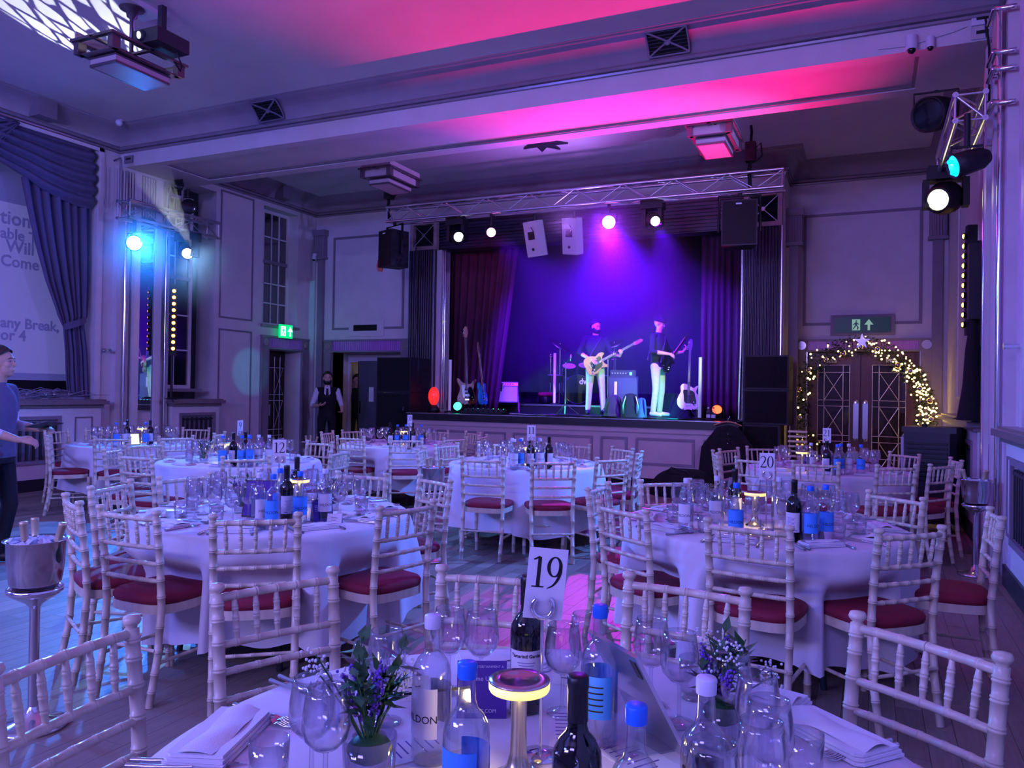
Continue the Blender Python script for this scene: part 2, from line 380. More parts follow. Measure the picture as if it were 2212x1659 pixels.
board_mat()
fl = struct(MB().box(XL-.5, XR+.3, YF, 17.2, -.12, -.01).obj('floor', 'floor_gap'))
PW, PL = .115, .56
pm = MB().box(-PW/2+.001, PW/2-.001, -PL/2+.001, PL/2-.001, -.012, 0).mesh('board', 'boards')
rest = MB(); nb = 0
near = ((.28, 1.02, 2.2, 6.6), (-4.7, -2.5, 1.5, 4.1), (-2.3, -.9, 3.1, 6.3))
i = 0; x = XL+.05
while x < XR:
    off = (i*.37) % 1*PL; y = YF+.1-off
    while y < 13.9:
        cx, cy_ = x+PW/2, y+PL/2
        if y > .6 or True:
            if nb < 290 and any(a <= cx <= b and c <= cy_ <= d for a, b, c, d in near):
                link('board', pm, fl, (cx, cy_, 0)); nb += 1
            else: rest.box(cx-PW/2+.001, cx+PW/2-.001, max(YF, cy_-PL/2+.001), cy_+PL/2-.001, -.012, 0)
        y += PL
    x += PW; i += 1
o = rest.obj('board_field', 'boards', fl); o['kind'] = 'stuff'
# ceiling and beam
struct(MB().box(XL-.5, XR+.3, YF, 14.6, ZC, ZC+.2).obj('ceiling', 'ceiling'))
b = MB().box(XL, XR, BY0, BY1, BZ+.04, ZC)
for (a0, a1, c0, c1) in ((XL, XR, BY0, BY0+.16), (XL, XR, BY1-.2, BY1), (XL, XL+.75, BY0+.16, BY1-.2), (.42, XR, BY0+.16, BY1-.2)): b.box(a0, a1, c0, c1, BZ, BZ+.04)
struct(b.obj('trim_1', 'wall'))
b = MB()
for (a0, a1, c0, c1) in ((XL+.75, .42, BY0+.16, BY0+.18), (XL+.75, .42, BY1-.235, BY1-.2), (XL+.75, XL+.78, BY0+.18, BY1-.235), (.385, .42, BY0+.18, BY1-.235)): b.box(a0, a1, c0, c1, BZ+.012, BZ+.042)
struct(b.obj('trim_2', 'trim_grey'))
# coved cornice: dark cove with a glossy moulding at its foot
COVE = [(.0, 5.01), (.035, 5.012), (.04, 5.035), (.025, 5.045), (.06, 5.05), (.075, 5.075), (.06, 5.10), (.04, 5.10), (.045, 5.13), (.06, 5.19), (.10, 5.26), (.16, 5.315), (.235, 5.34), (.24, 5.355), (.28, 5.357), (.285, 5.37)]
def cove(name, path, side):
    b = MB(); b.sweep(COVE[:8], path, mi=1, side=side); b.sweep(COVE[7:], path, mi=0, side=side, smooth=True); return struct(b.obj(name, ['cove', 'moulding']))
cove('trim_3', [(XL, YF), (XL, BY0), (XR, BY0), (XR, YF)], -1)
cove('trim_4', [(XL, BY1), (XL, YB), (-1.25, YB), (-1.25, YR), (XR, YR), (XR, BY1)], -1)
# ---- left wall
b = MB(); T = XL-.45
for (y0, y1, z0, z1) in ((YF, 3.4, 0, ZC), (3.4, 8.02, 0, 1.2), (3.4, 8.02, 5.0, ZC), (8.02, 9.3, 0, ZC), (9.3, 10.35, 0, 1.2), (9.3, 10.35, 4.9, ZC), (10.35, 11.54, 0, ZC),
                         (11.54, 11.7, 0, 2.67), (12.66, 12.9, 0, 2.67), (11.7, 12.66, 2.2, 2.67), (11.54, 12.53, 4.93, ZC), (12.53, 12.9, 2.67, ZC), (12.9, YB+.3, 0, ZC)):
    b.box(T, XL, y0, y1, z0, z1)
b.box(T-.2, T-.002, YF, YB+.3, 0, ZC)
struct(b.obj('wall_left', 'wall'))
b = MB()
frame(b, 'x', XL, 10.45, 11.27, 2.69, 4.97, .03, .012); frame(b, 'x', XL, 10.45, 11.27, .12, 2.50, .03, .012)
struct(b.obj('trim_5', 'trim_grey'))
b = MB().box(XL, XL+.03, 8.02, 8.10, 1.25, 5.0); b.box(XL, XL+.03, 6.0, 8.1, 4.95, 5.0); struct(b.obj('trim_6', 'white_paint'))
# mirrored pilasters on both side walls, under the beam
def pilaster(x, s, y0, y1, n):
    # s=+1 faces +X (left wall)
    def bx(mb, d0, d1, a, c, z0, z1, mi=0): mb.box(min(x+s*d0, x+s*d1), max(x+s*d0, x+s*d1), a, c, z0, z1, mi)
    w = y1-y0; b = MB(); bx(b, -.1, .10, y0, y1, 0, 4.8)
    p = struct(b.obj(n, 'wall'))
    b = MB(); bx(b, .10, .12, y0+.40*w, y0+.66*w, 1.05, 4.75); b.obj('mirror_panel', 'mirror', p)
    for a, c, d in ((.28, .38, .15), (.68, .80, .15)):
        b = MB(); bx(b, .10, d, y0+a*w, y0+c*w, .0, 4.75); b.obj('strip', 'white_paint', p)
    for a, r in ((.12, .022), (.90, .02)):
        b = MB(); b.cyl((x+s*.13, y0+a*w, 0), (x+s*.13, y0+a*w, 4.75), r, n=14); b.obj('chrome_tube', 'chrome', p)
    for a in (.22, .24, .39, .67, .82):
        b = MB(); bx(b, .10, .112, y0+a*w, y0+(a+.012)*w, 0, 4.75); b.obj('reed', 'trim_grey', p)
    return p
pilaster(XL, 1, 8.3, 9.28, 'trim_7'); pilaster(XR, -1, 7.55, 8.75, 'trim_8')
# door furniture on the pilaster beside the alcove
def knob(loc, label):
    t = thing('door_stop', label, 'wall knob', loc); MB().cyl((0, 0, 0), (.03, 0, 0), .03, n=14).obj('plate', 'chrome', t); MB().cyl((.03, 0, 0), (.15, 0, 0), .018, .026, n=14).obj('stem', 'chrome', t); return t
knob((XL+.01, 8.16, 1.98), 'round chrome knob on the wall beside the blue curtain')
t = knob((XR-.01, 7.2, 1.88), 'chrome knob on the pier beside the chrome columns'); t.rotation_euler = (0, 0, PI)
# dado boxes with radiator grilles
def dado(x, s, y0, y1, grilles, n, zt=1.25, d=.17):
    def bx(mb, d0, d1, a, c, z0, z1, mi=0): mb.box(min(x+s*d0, x+s*d1), max(x+s*d0, x+s*d1), a, c, z0, z1, mi)
    b = MB(); zs = [0, .45, 1.0, zt-.06]
    bx(b, -.02, d, y0, y1, .98, zt-.06); bx(b, -.02, d, y0, y1, 0, .40); bx(b, -.02, d-.09, y0, y1, .40, .98)
    e = [y0]+[v for g in grilles for v in g]+[y1]
    for k in range(0, len(e), 2): bx(b, d-.09, d, e[k], e[k+1], .40, .98)
    p = struct(b.obj(n, 'white_paint'))
    b = MB(); bx(b, -.05, d+.06, y0-.04, y1+.04, zt-.02, zt); bx(b, -.05, d+.10, y0-.06, y1+.06, zt-.075, zt-.02); bx(b, -.05, d+.04, y0-.02, y1+.02, zt-.12, zt-.075); b.obj('ledge', 'ledge', p)
    b = MB(); bx(b, d, d+.02, y0, y1, 0, .16); b.obj('skirting', 'dark_grey', p)
    bar = None
    for (g0, g1) in grilles:
        b = MB(); frame(b, 'x', x+s*d, g0-.04, g1+.04, .36, 1.02, .05, s*.02); b.obj('grille_frame', 'trim_grey', p)
        b = MB(); bx(b, d-.05, d-.03, g0, g1, .40, .98); b.obj('grille_back', 'trim_grey', p)
        k = max(4, int((g1-g0)/.095))
        if bar is None: bar = MB().box(-.012, .012, -.016, .016, 0, .52).mesh('grille_bar', 'dark_grey')
        for q in range(k): link('grille_bar', bar, p, (x+s*(d-.01), g0+(q+.5)*(g1-g0)/k, .42))
        b = MB(); bx(b, d-.025, d+.005, g0, g1, .90, .925); b.obj('grille_rail', 'dark_grey', p)
    return p
dado(XL, 1, 9.32, 10.33, [(9.5, 10.2)], 'wall_left_dado')
p = dado(XL, 1, 3.4, 8.02, [(3.9, 5.4), (5.9, 7.35)], 'wall_left_ledge')
b = MB(); frame(b, 'x', XL+.17, 7.6, 7.88, .4, 1.0, .02, .01); b.obj('panel_moulding', 'trim_grey', p)
dado(XR, -1, 9.1, 12.6, [(9.5, 10.6), (11.2, 12.2)], 'wall_right_dado', d=.12)
p = dado(XR, -1, 1.5, 7.28, [(1.9, 3.4), (3.9, 5.4), (5.75, 6.95)], 'wall_right_ledge', d=.12)
b = MB(); frame(b, 'x', XR-.12, 7.03, 7.2, .4, 1.02, .02, -.01); b.obj('panel_moulding', 'trim_grey', p)
# windows of the left wall
def sash(n, X, y0, y1, z0, z1, cols, rows, split, sill=True, skip=()):
    b = MB(); frame(b, 'x', X, y0, y1, z0, z1, .06, .05); w = struct(b.obj(n, 'white_paint'))
    b = MB(); b.box(X, X+.06, y0+.05, y1-.05, split-.035, split+.035); b.obj('meeting_rail', 'trim_grey', w)
    pw = (y1-y0-.12)/cols; ups = rows[0]; los = rows[1]
    pane = {}
    for (za, zb, k) in ((split+.035, z1-.06, ups), (z0+.06, split-.035, los)):
        h = (zb-za)/k
        for c in range(cols):
            for r in range(k):
                key = round(h, 4)
                if key not in pane: pane[key] = MB().box(-.003, .003, -pw/2, pw/2, -h/2, h/2).mesh('pane', 'window_glass')
                link('pane', pane[key], w, (X+.02, y0+.06+(c+.5)*pw, za+(r+.5)*h))
        for c in range(1, cols): MB().box(X+.005, X+.04, y0+.06+c*pw-.012, y0+.06+c*pw+.012, za, zb).obj('glazing_bar', 'white_paint', w)
        for r in range(1, k): MB().box(X+.005, X+.04, y0+.06, y1-.06, za+r*h-.012, za+r*h+.012).obj('glazing_bar', 'white_paint', w)
    if sill: MB().box(X, XL+.04, y0-.04, y1+.04, z0-.05, z0).obj('window_sill', 'trim_grey', w)
    return w
sash('window_1', XL-.28, 11.54, 12.53, 2.67, 4.93, 4, (2, 3), 3.92)
sash('window_2', XL-.24, 9.3, 10.02, 1.42, 4.7, 2, (4, 3), 3.3)
struct(MB().box(T-.001, T+.02, 9.3, 12.6, 1.2, 4.95).obj('wall_left_blind', 'dark_grey'))
# left door: dark leaf with chrome lattice in a deep opening
d = struct(MB().box(XL-.44, XL-.40, 11.7, 12.66, 0, 2.2).obj('door_1', 'dark_wood'))
for (a, c) in ((11.86, .012), (12.02, .012), (12.34, .012), (12.5, .012)): MB().cyl((XL-.385, a, .12), (XL-.385, a, 2.08), c, n=8).obj('lattice_bar', 'chrome', d)
for z in (.5, .62, 1.2, 1.32, 1.86): MB().cyl((XL-.385, 11.75, z), (XL-.385, 12.6, z), .01, n=6).obj('lattice_bar', 'chrome', d)
for (z0, z1) in ((.62, 1.2), (1.32, 1.86), (.1, .5)):
    for (a, c) in ((11.75, 12.02), (12.34, 12.6)):
        MB().cyl((XL-.385, a, z0), (XL-.385, c, z1), .008, n=6).obj('lattice_bar', 'chrome', d); MB().cyl((XL-.385, c, z0), (XL-.385, a, z1), .008, n=6).obj('lattice_bar', 'chrome', d)
MB().cyl((XL-.40, 12.1, 1.12), (XL-.385, 12.1, 1.12), .05, n=18).obj('round_notice', 'paper', d)
MB().box(XL-.40, XL-.385, 12.17, 12.24, .9, 1.12).obj('push_plate', 'brushed', d)
def architrave(n, axis, pos, s, a0, a1, zt, zi, w, pink=True):
    b = MB()
    def bx(mb, t0, t1, p, q, z0, z1):
        if axis == 'x': mb.box(min(pos+s*t0, pos+s*t1), max(pos+s*t0, pos+s*t1), p, q, z0, z1)
        else: mb.box(p, q, min(pos+s*t0, pos+s*t1), max(pos+s*t0, pos+s*t1), z0, z1)
    bx(b, 0, .05, a0, a0+w, 0, zt); bx(b, 0, .05, a1-w, a1, 0, zt); bx(b, 0, .06, a0-.01, a1+.01, zt-.035, zt); bx(b, 0, .05, a0+w, a1-w, zi, zi+.03)
    t = struct(b.obj(n, 'trim_grey'))
    b = MB(); bx(b, 0, .03, a0+w, a1-w, zi+.03, zt-.035); b.obj('ribbed_panel', 'pink_deco', t)
    k = int((a1-a0-2*w)/.045); rib = MB(); bx(rib, .03, .042, -.008, .008, 0, zt-.035-zi-.03) if False else None
    for q in range(k):
        c = a0+w+(q+.5)*(a1-a0-2*w)/k; b = MB(); bx(b, .03, .042, c-.009, c+.009, zi+.035, zt-.04); b.obj('rib', 'pink_deco', t)
    for c in (a0+w/2, a1-w/2):
        b = MB(); h = w*.36
        if axis == 'x': b.cyl((pos+s*.05, c, (zi+zt)/2), (pos+s*.06, c, (zi+zt)/2), h, n=20)
        else: b.cyl((c, pos+s*.05, (zi+zt)/2), (c, pos+s*.06, (zi+zt)/2), h, n=20)
        b.obj('rosette', 'deco_metal', t)
    for c in (a0+.012, a0+w-.012, a1-.012, a1-w+.012):
        b = MB(); bx(b, .05, .06, c-.008, c+.008, 0, zi); b.obj('edge_strip', 'deco_metal', t)
    return t
architrave('trim_9', 'x', XL, 1, 11.5, 12.87, 2.46, 2.2, .2)
# ---- back wall left of the stage, proscenium wall, recess on the right
b = MB()
for (x0, x1, z0, z1) in ((XL-.45, -10.02, 0, ZC), (-10.02, -8.36, 2.2, ZC), (-8.36, -7.5, 0, ZC), (-7.5, -1.9, 4.72, ZC), (-1.9, -1.25, 0, ZC)): b.box(x0, x1, YB, YB+.35, z0, z1)
b.box(-1.6, -1.25, YB+.35, YR+.3, 0, ZC)
for (x0, x1, z0, z1) in ((-1.25, -.93, 0, ZC), (-.93, .74, 2.2, ZC), (.74, XR+.3, 0, ZC)): b.box(x0, x1, YR, YR+.3, z0, z1)
struct(b.obj('wall_back', 'wall'))
b = MB(); frame(b, 'y', YB, -10.05, -8.33, 2.66, 4.56, .045, -.015); frame(b, 'y', YR, -1.02, .76, 2.64, 4.50, .045, -.015); struct(b.obj('trim_10', 'trim_grey'))
struct(MB().box(-10.3, -8.05, YB-.012, YB, 4.78, 4.80).obj('trim_11', 'wall'))
architrave('trim_12', 'y', YB, -1, -10.22, -8.16, 2.46, 2.2, .2)
# vestibule behind the left doorway
b = MB(); b.box(-10.06, -10.02, YB, 14.2, 0, 2.25); b.box(-8.36, -8.32, YB, 14.2, 0, 2.25); b.box(-10.06, -8.32, YB+.3, 14.2, 2.2, 2.25)
b.box(-10.06, -9.98, 13.62, 13.7, 0, 2.2); b.box(-9.06, -8.32, 13.62, 13.7, 0, 2.2); b.box(-9.98, -9.06, 13.62, 13.7, 2.02, 2.2)
struct(b.obj('wall_vestibule', 'wall'))
struct(MB().box(-10.5, -8.2, 14.2, 14.25, 0, 2.3).obj('wall_corridor', 'corridor_wall_glow'))
b = MB(); hd = struct(MB().box(0, .60, -.025, .025, .01, 2.04).obj('door_2', 'door_grey'))
P1 = aty(776, 860, 13.58); P2 = aty(826, 860, 13.42); hd.location = (P1.x, P1.y, 0); hd.rotation_euler = (0, 0, math.atan2(P2.y-P1.y, P2.x-P1.x)); L2 = (P2-P1).length; hd.scale = (L2/.6, 1, 1)
MB().box(.28, .40, -.03, -.026, 1.2, 1.5).obj('notice', 'paper', hd)
MB().box(.05, .09, -.05, -.025, .95, 1.2).obj('handle', 'chrome', hd); MB().box(-.012, .02, -.034, .03, .01, 2.04).obj('edge_trim', 'alu', hd)
# proscenium
pr = thing('proscenium', 'dark fluted wood surround of the stage opening with cross-barred corner grilles', 'stage surround', (0, YB, 0))
def colm(x0, x1, flutes, nm='column'):
    c = MB().box(x0, x1, -.10, .30, ZS if x0 > -8.3 else 0, 4.16).obj(nm, 'pros_wood', pr)
    for q in range(flutes):
        xx = x0+(q+.5)*(x1-x0)/flutes; MB().cyl((xx, -.105, 1.1), (xx, -.105, 4.15), (x1-x0)/flutes*.40, n=8).obj('flute', 'pros_wood', c)
    return c
colm(-8.14, -7.60, 11); colm(-1.84, -1.27, 11)
for xx in (-7.585, -7.545, -7.505, -7.465): MB().cyl((xx, .1, 1.1), (xx, .1, 4.16), .016, n=8).obj('chrome_reed', 'chrome', pr)
for xx in (-8.15, -7.60, -1.85, -1.27): MB().box(xx-.008, xx+.008, -.12, -.10, 1.1, 4.16).obj('edge_strip', 'steel', pr)
for (x0, x1) in ((-8.14, -7.55), (-1.86, -1.27)):
    g = MB().box(x0, x1, -.02, .25, 4.16, 4.72).obj('grille_box', 'black_matte', pr)
    b = MB(); frame(b, 'y', -.02, x0, x1, 4.16, 4.72, .07, -.1); b.obj('grille_frame', 'pros_edge', g)
    cx = (x0+x1)/2; hw = (x1-x0)/2-.06
    for sx in (-1, 1):
        b = MB(); b.cyl((cx-sx*hw, -.09, 4.22), (cx+sx*hw, -.09, 4.66), .010, n=6); b.obj('cross_bar', 'steel', g)
    MB().cyl((cx, -.11, 4.44), (cx, -.08, 4.44), .035, n=12).obj('boss', 'steel', g)
MB().box(-7.55, -1.86, .0, .3, 4.16, 4.72).obj('header', 'pros_wood', pr)
for q in range(9): MB().box(-7.55, -1.86, -.03, 0, 4.18+q*.06, 4.215+q*.06).obj('header_slat', 'pros_wood', pr)
# corner pilasters with fluted capitals
def capcol(n, x, y, zt=4.72):
    c = struct(MB().box(x-.07, x+.07, y-.05, y+.05, 0, zt-.6).obj(n, 'trim_grey'))
    b = MB(); b.box(x-.12, x+.12, y-.1, y+.06, zt-.56, zt-.12); b.box(x-.15, x+.15, y-.13, y+.06, zt-.12, zt); b.box(x-.14, x+.14, y-.11, y+.06, zt-.6, zt-.55); b.obj('capital', 'trim_grey', c)
    for q in range(5): MB().cyl((x-.09+q*.045, y-.10, zt-.54), (x-.09+q*.045, y-.10, zt-.14), .016, n=8).obj('flute', 'moulding', c)
capcol('trim_13', -10.33, YB-.02); capcol('trim_14', -1.13, YB+.4, 4.5); capcol('trim_15', .97, YR-.03, 4.55)
# right wall
b = MB(); b.box(XR, XR+.3, YF, YR+.3, 0, ZC); struct(b.obj('wall_right', 'wall'))
b = MB(); frame(b, 'x', XR, 10.2, 12.4, 1.45, 4.6, .03, -.012); b.box(XR-.04, XR, 7.28, 7.4, 0, 4.95); b.box(XR-.06, XR, 1.6, 7.2, 4.9, 5.0); b.box(XR-.05, XR, 7.08, 7.2, 1.25, 4.95); struct(b.obj('trim_16', 'white_paint'))
struct(MB().box(XR-.03, XR, 3.5, 7.02, 1.27, 1.38).obj('trim_17', 'trim_grey'))
struct(MB().box(XL-.5, XR+.3, YF-.3, YF, 0, ZC).obj('wall_front', 'wall'))
# right double door
d3 = struct(MB().box(-.93, .74, YR+.10, YR+.18, 0, 2.2).obj('door_3', 'door_wood'))
cx = -.115
for s in (-1, 1):
    lf = MB().box(min(cx+s*.012, cx+s*.78), max(cx+s*.012, cx+s*.78), YR+.06, YR+.10, .02, 2.17).obj('leaf', 'door_wood', d3)
    g0, g1 = sorted((cx+s*.17, cx+s*.66)); MB().box(g0, g1, YR+.05, YR+.06, .25, 1.98).obj('glass_panel', 'door_glass', lf)
    def br(p, q, r=.009): MB().cyl((p[0], YR+.045, p[1]), (q[0], YR+.045, q[1]), r, n=6).obj('lattice_bar', 'deco_metal', lf)
    for xx in (g0, g0+.10, g1-.10, g1): br((xx, .25), (xx, 1.98))
    for z in (.25, .45, .72, .82, 1.3, 1.4, 1.86, 1.98): br((g0, z), (g1, z))
    for (z0, z1) in ((.82, 1.3), (1.4, 1.86), (.25, .72)):
        br((g0+.1, z0), (g1-.1, z1)); br((g0+.1, z1), (g1-.1, z0))
    h = MB(); hx = cx+s*.07; h.box(hx-.04, hx+.04, YR+.025, YR+.06, .78, 1.35); h.ball((hx, YR+.045, 1.35), .045, 10, sc=(1, .3, 1.4)); h.ball((hx, YR+.045, .78), .045, 10, sc=(1, .3, 1.4)); h.obj('push_plate', 'steel', lf)
    MB().box(cx+s*.45-.08, cx+s*.45+.08, YR+.055, YR+.06, 2.02, 2.08).obj('notice', 'paper', lf)
architrave('trim_18', 'y', YR, -1, -1.13, .93, 2.41, 2.2, .2)
# ---- stage platform
st = thing('stage', 'raised stage with panelled mauve front and dark edge', 'stage', (0, YS, 0))
X0, X1 = -7.5, -1.8
MB().box(-8.2, -1.62, YB+.36-YS, 4.95, .9, ZS).obj('rear_deck', 'stage_floor', st)
MB().box(X0, X1, -.02, YB+.36-YS, ZS-.04, ZS).obj('deck', 'stage_floor', st)
MB().box(X0-.02, X1+.02, -.045, .0, ZS-.12, ZS-.005).obj('nosing', 'stage_nose', st)
MB().box(X0-.02, X1+.02, -.05, -.01, ZS-.004, ZS+.006).obj('edge_trim', 'steel', st)
MB().box(X0, X1, 0, .9, .14, ZS-.05).obj('front', 'stage_face', st); MB().box(X0, X1, .05, .85, 0, .14).obj('plinth', 'black_matte', st)
MB().box(X0, X1, -.02, 0, ZS-.2, ZS-.12).obj('cap_band', 'stage_face', st)
for (pa, pb) in ((880, 1029), (1045, 1093), (1108, 1281), (1298, 1356), (1374, 1501), (1520, 1580)):
    b = MB(); frame(b, 'y', 0, aty(pa, 950, YS).x, aty(pb, 950, YS).x, .35, .77, .035, -.015); b.obj('panel_moulding', 'trim_grey', st)
RZ = aty(1197, 873, 15.0).z
MB().box(-7.0, -2.4, 14.45-YS, 16.6-YS, ZS, RZ).obj('riser', 'stage_floor', st); MB().box(-7.0, -2.4, 14.43-YS, 14.45-YS, RZ-.03, RZ+.004).obj('riser_edge', 'steel', st)
b = MB(); b.box(-8.3, -1.55, 17.0, 17.1, 0, 6); b.box(-8.3, -8.21, YB+.35, 17.0, 0, 6); b.box(-1.61, -1.55, YR+.3, 17.0, 0, 6); b.box(-8.3, -1.55, YB+.35, 17.1, 5.9, 6); struct(b.obj('wall_stage', 'backdrop'))
def curtain(name, label, cat, x0, x1, y, z0, z1, mat, folds, amp=.05, taper=None, parent=None):
    def fn(u, v):
        a = x0+(x1-x0)*u
        if taper: a = taper(u, v)
        return (a, y+amp*(.4+.6*(1-v))*math.sin(u*folds*2*PI+1.3*math.sin(u*9))+.02*math.sin(v*5+u*11), z0+(z1-z0)*v)
    b = MB().grid(fn, folds*8, 14); o = b.obj(name, mat, parent)
    sm = o.modifiers.new('thick', 'SOLIDIFY'); sm.thickness = .012
    return tag(o, label, cat) if label else o
def tapL(u, v): return -7.62+(1.05+.42*v)*u
def tapR(u, v): return -1.72-(.95-.0*v)*u
curtain('stage_curtain', 'dark red velvet stage curtain hanging beside the guitar stands', 'curtain', 0, 0, 13.75, ZS, 4.5, 'red_curtain', 9, .06, tapL)
curtain('stage_curtain', 'dark red velvet stage curtain hanging behind the white guitar and subwoofers', 'curtain', 0, 0, 13.75, ZS, 4.5, 'red_curtain', 8, .06, tapR)
curtain('stage_backdrop', 'black cloth backdrop across the rear of the stage', 'curtain', -8.15, -1.65, 16.85, ZS+.01, 5.6, 'backdrop', 14, .05)
# ================================================================ alcove with screen and curtains
SX = -10.9
a = atx(0, 437, SX); bq = atx(158, 822, SX)
sc = thing('projection_screen', 'large pale projection screen in the curtained alcove', 'screen', (SX, 0, 0))
zt = 4.75; zb = atx(100, 822, SX).z; yr = atx(165, 700, SX).y; yl = 3.9; zi = atx(60, 447, SX).z
MB().box(-.03, 0, yl, yr+.12, zb, zt).obj('cloth', 'projection_dim', sc)
MB().box(0, .004, yl+.2, yr, zb+.1, zi).obj('projected_image', 'projection', sc)
MB().box(-.02, .02, yl, yr+.15, zb-.17, zb).obj('bottom_bar', 'black_matte', sc)
for s, x, y, sz in (('tion', 0, 480, .27), ('able T', 0, 512, .21), ('Will B', 12, 542, .24), ('Come T', 0, 572, .22), ('any Break,', 0, 706, .205), ('or 4', 0, 733, .21)):
    q = atx(x, y, SX); o = link('lettering', text_mesh(s, sz, 'screen_text', bold=.006), sc, (.006, q.y, q.z)); o.rotation_euler = (PI/2, 0, PI/2)
cur = thing('window_curtain', 'slate blue alcove curtain gathered with a tieback under a draped pelmet', 'curtain', (XL, 8, 1.25))
le = [(62, 380), (75, 450), (92, 530), (112, 605), (138, 680), (150, 706), (154, 760), (156, 820), (160, 858)]; re_ = [(212, 330), (211, 450), (210, 530), (208, 605), (203, 680), (196, 702), (203, 760), (205, 820), (206, 858)]
LP = [atx(p[0], p[1], XL+.06)-Vector((XL, 8, 1.25)) for p in le]; RP = [atx(p[0], p[1], XL+.06)-Vector((XL, 8, 1.25)) for p in re_]
def lerp_list(L, v):
    f = v*(len(L)-1); k = min(int(f), len(L)-2); return L[k].lerp(L[k+1], f-k)
def drape(u, v):
    A = lerp_list(LP, v); B = lerp_list(RP, v); p = A.lerp(B, u); amp = .045 if v < .55 else .03
    return (-.10+amp*math.sin(u*2*PI*7+v*2)+.02*math.sin(u*31), p.y, p.z)
o = MB().grid(drape, 70, 40).obj('drape', 'grey_curtain', cur); o.modifiers.new('t', 'SOLIDIFY').thickness = .01
sw = [(0, 338), (40, 362), (70, 380), (110, 408), (150, 430), (190, 446), (212, 450)]
SWB = [atx(p[0], p[1], XL+.1)-Vector((XL, 8, 1.25)) for p in sw]; y_a = SWB[0].y-.5; y_b = atx(212, 400, XL+.1).y-8
def swag(u, v):
    B = lerp_list(SWB, u); T_ = Vector((0, y_a+.5+(y_b-y_a-.5)*u, 5.0-1.25)); p = T_.lerp(B, v)
    return (-.02+.035*math.sin(v*2*PI*5.5+u*2.5)+.05*math.sin(v*PI), p.y, p.z)
o = MB().grid(swag, 30, 60).obj('pelmet', 'grey_curtain', cur); o.modifiers.new('t', 'SOLIDIFY').thickness = .01
def swag2(u, v):
    y = -2.9+1.6*u; zlo = 5.0-1.25-.75*math.sin(min(1, u*1.0)*PI)-.03
    return (.02+.03*math.sin(v*2*PI*5+u*2), y+.1*math.sin(v*2), 3.75+(zlo-3.75)*v)
o = MB().grid(swag2, 24, 40).obj('pelmet', 'grey_curtain', cur); o.modifiers.new('t', 'SOLIDIFY').thickness = .01
q0 = atx(150, 706, XL+.1)-Vector((XL, 8, 1.25)); q1 = atx(198, 690, XL+.1)-Vector((XL, 8, 1.25))
MB().grid(lambda u, v: (.03-.05*(2*u-1)**2, q0.y+(q1.y-q0.y)*u, q0.z+(q1.z-q0.z)*u-.05+.1*v), 10, 2).obj('tieback', 'grey_curtain', cur)
tw = thing('twig_decoration', 'bundle of silvery twigs and baubles lying on the alcove ledge', 'decoration', (XL+.05, 7.3, 1.25))
b = MB()
for k in range(46):
    y = random.uniform(-.75, .25); l = random.uniform(.3, .7); z = random.uniform(.01, .12); x = random.uniform(-.12, .1)
    b.tube([(x, y, z*.5), (x+random.uniform(-.05, .05), y+l*.5, z+.05*random.random()), (x+random.uniform(-.08, .08), y+l, max(.01, z*.6+random.uniform(-.03, .06)))], [.006, .005, .002], 4)
b.obj('twigs', 'twig', tw)
for k in range(5): MB().ball((random.uniform(-.1, .1), -.5+k*.2, .06), .035, 10).obj('bauble', 'bauble', tw)
# ================================================================ trusses
def truss(name, label, p0, axis, L, s=.25, zdown=True):
    t = thing(name, label, 'truss', p0); ax = 0 if axis == 'x' else 1
    def V(a, o1, o2): return (a, o1, o2) if ax == 0 else (o1, a, o2)
    for o1 in (0, s):
        for o2 in (0, s): MB().cyl(V(0, o1, o2), V(L, o1, o2), .024, n=10).obj('chord', 'alu', t)
    k = max(3, round(L/.40)); st_ = L/k
    dz = math.hypot(st_, s); 
    for q in range(k):
        a0, a1 = q*st_, (q+1)*st_; f = q % 2
        for o1 in (0, s): MB().cyl(V(a0, o1, s*f), V(a1, o1, s*(1-f)), .009, n=6).obj('brace', 'alu', t)
        for o2 in (0, s): MB().cyl(V(a0, s*f, o2), V(a1, s*(1-f), o2), .009, n=6).obj('brace', 'alu', t)
    for a_ in (.02, L-.02):
        for (u1, w1, u2, w2) in ((0, 0, 0, s), (s, 0, s, s), (0, 0, s, 0), (0, s, s, s), (0, s, s, 0)): MB().cyl(V(a_, u1, w1), V(a_, u2, w2), .010, n=6).obj('brace', 'alu', t)
    return t
truss('lighting_truss', 'long aluminium box truss spanning the front of the stage', (-7.78, 11.6, 4.42), 'x', 6.66)
truss('lighting_truss', 'short aluminium truss on the left wall carrying the blue lamp', (-10.12, 8.05, 3.93), 'y', 1.75)
truss('lighting_truss', 'short aluminium truss end beside the chrome columns on the right', (.64, 7.5, 3.80), 'y', 1.9, .22)
for (x, y, l) in ((-10.25, 8.1, 'left wall truss'), ):
    t = thing('truss_bracket', 'chrome pipe bracket frame holding the left wall truss', 'bracket', (x, y, 3.9))
    for yy in (0, 1.15): MB().tube([(0, yy, .9), (.12, yy, .92), (.14, yy, .86), (.14, yy, 0)], .022, 8).obj('pipe', 'chrome', t)
    for q in range(22): MB().box(-.13, -.115, .06+q*.05, .085+q*.05, .22, .84).obj('reed', 'wall', t)
t = thing('truss_bracket', 'chrome pipe bracket stack above the right truss', 'bracket', (.97, 7.6, 3.9))
for z in (.0, .28, .42, .78): MB().tube([(.1, -.12, z), (-.02, -.12, z), (-.05, -.08, z+.03), (-.05, .25, z+.03)], .022, 8).obj('pipe', 'chrome', t)
for q in range(4): MB().cyl((-.02, -.05+q*.07, .3), (-.02, -.05+q*.07, .78), .018, n=8).obj('pipe', 'chrome', t)
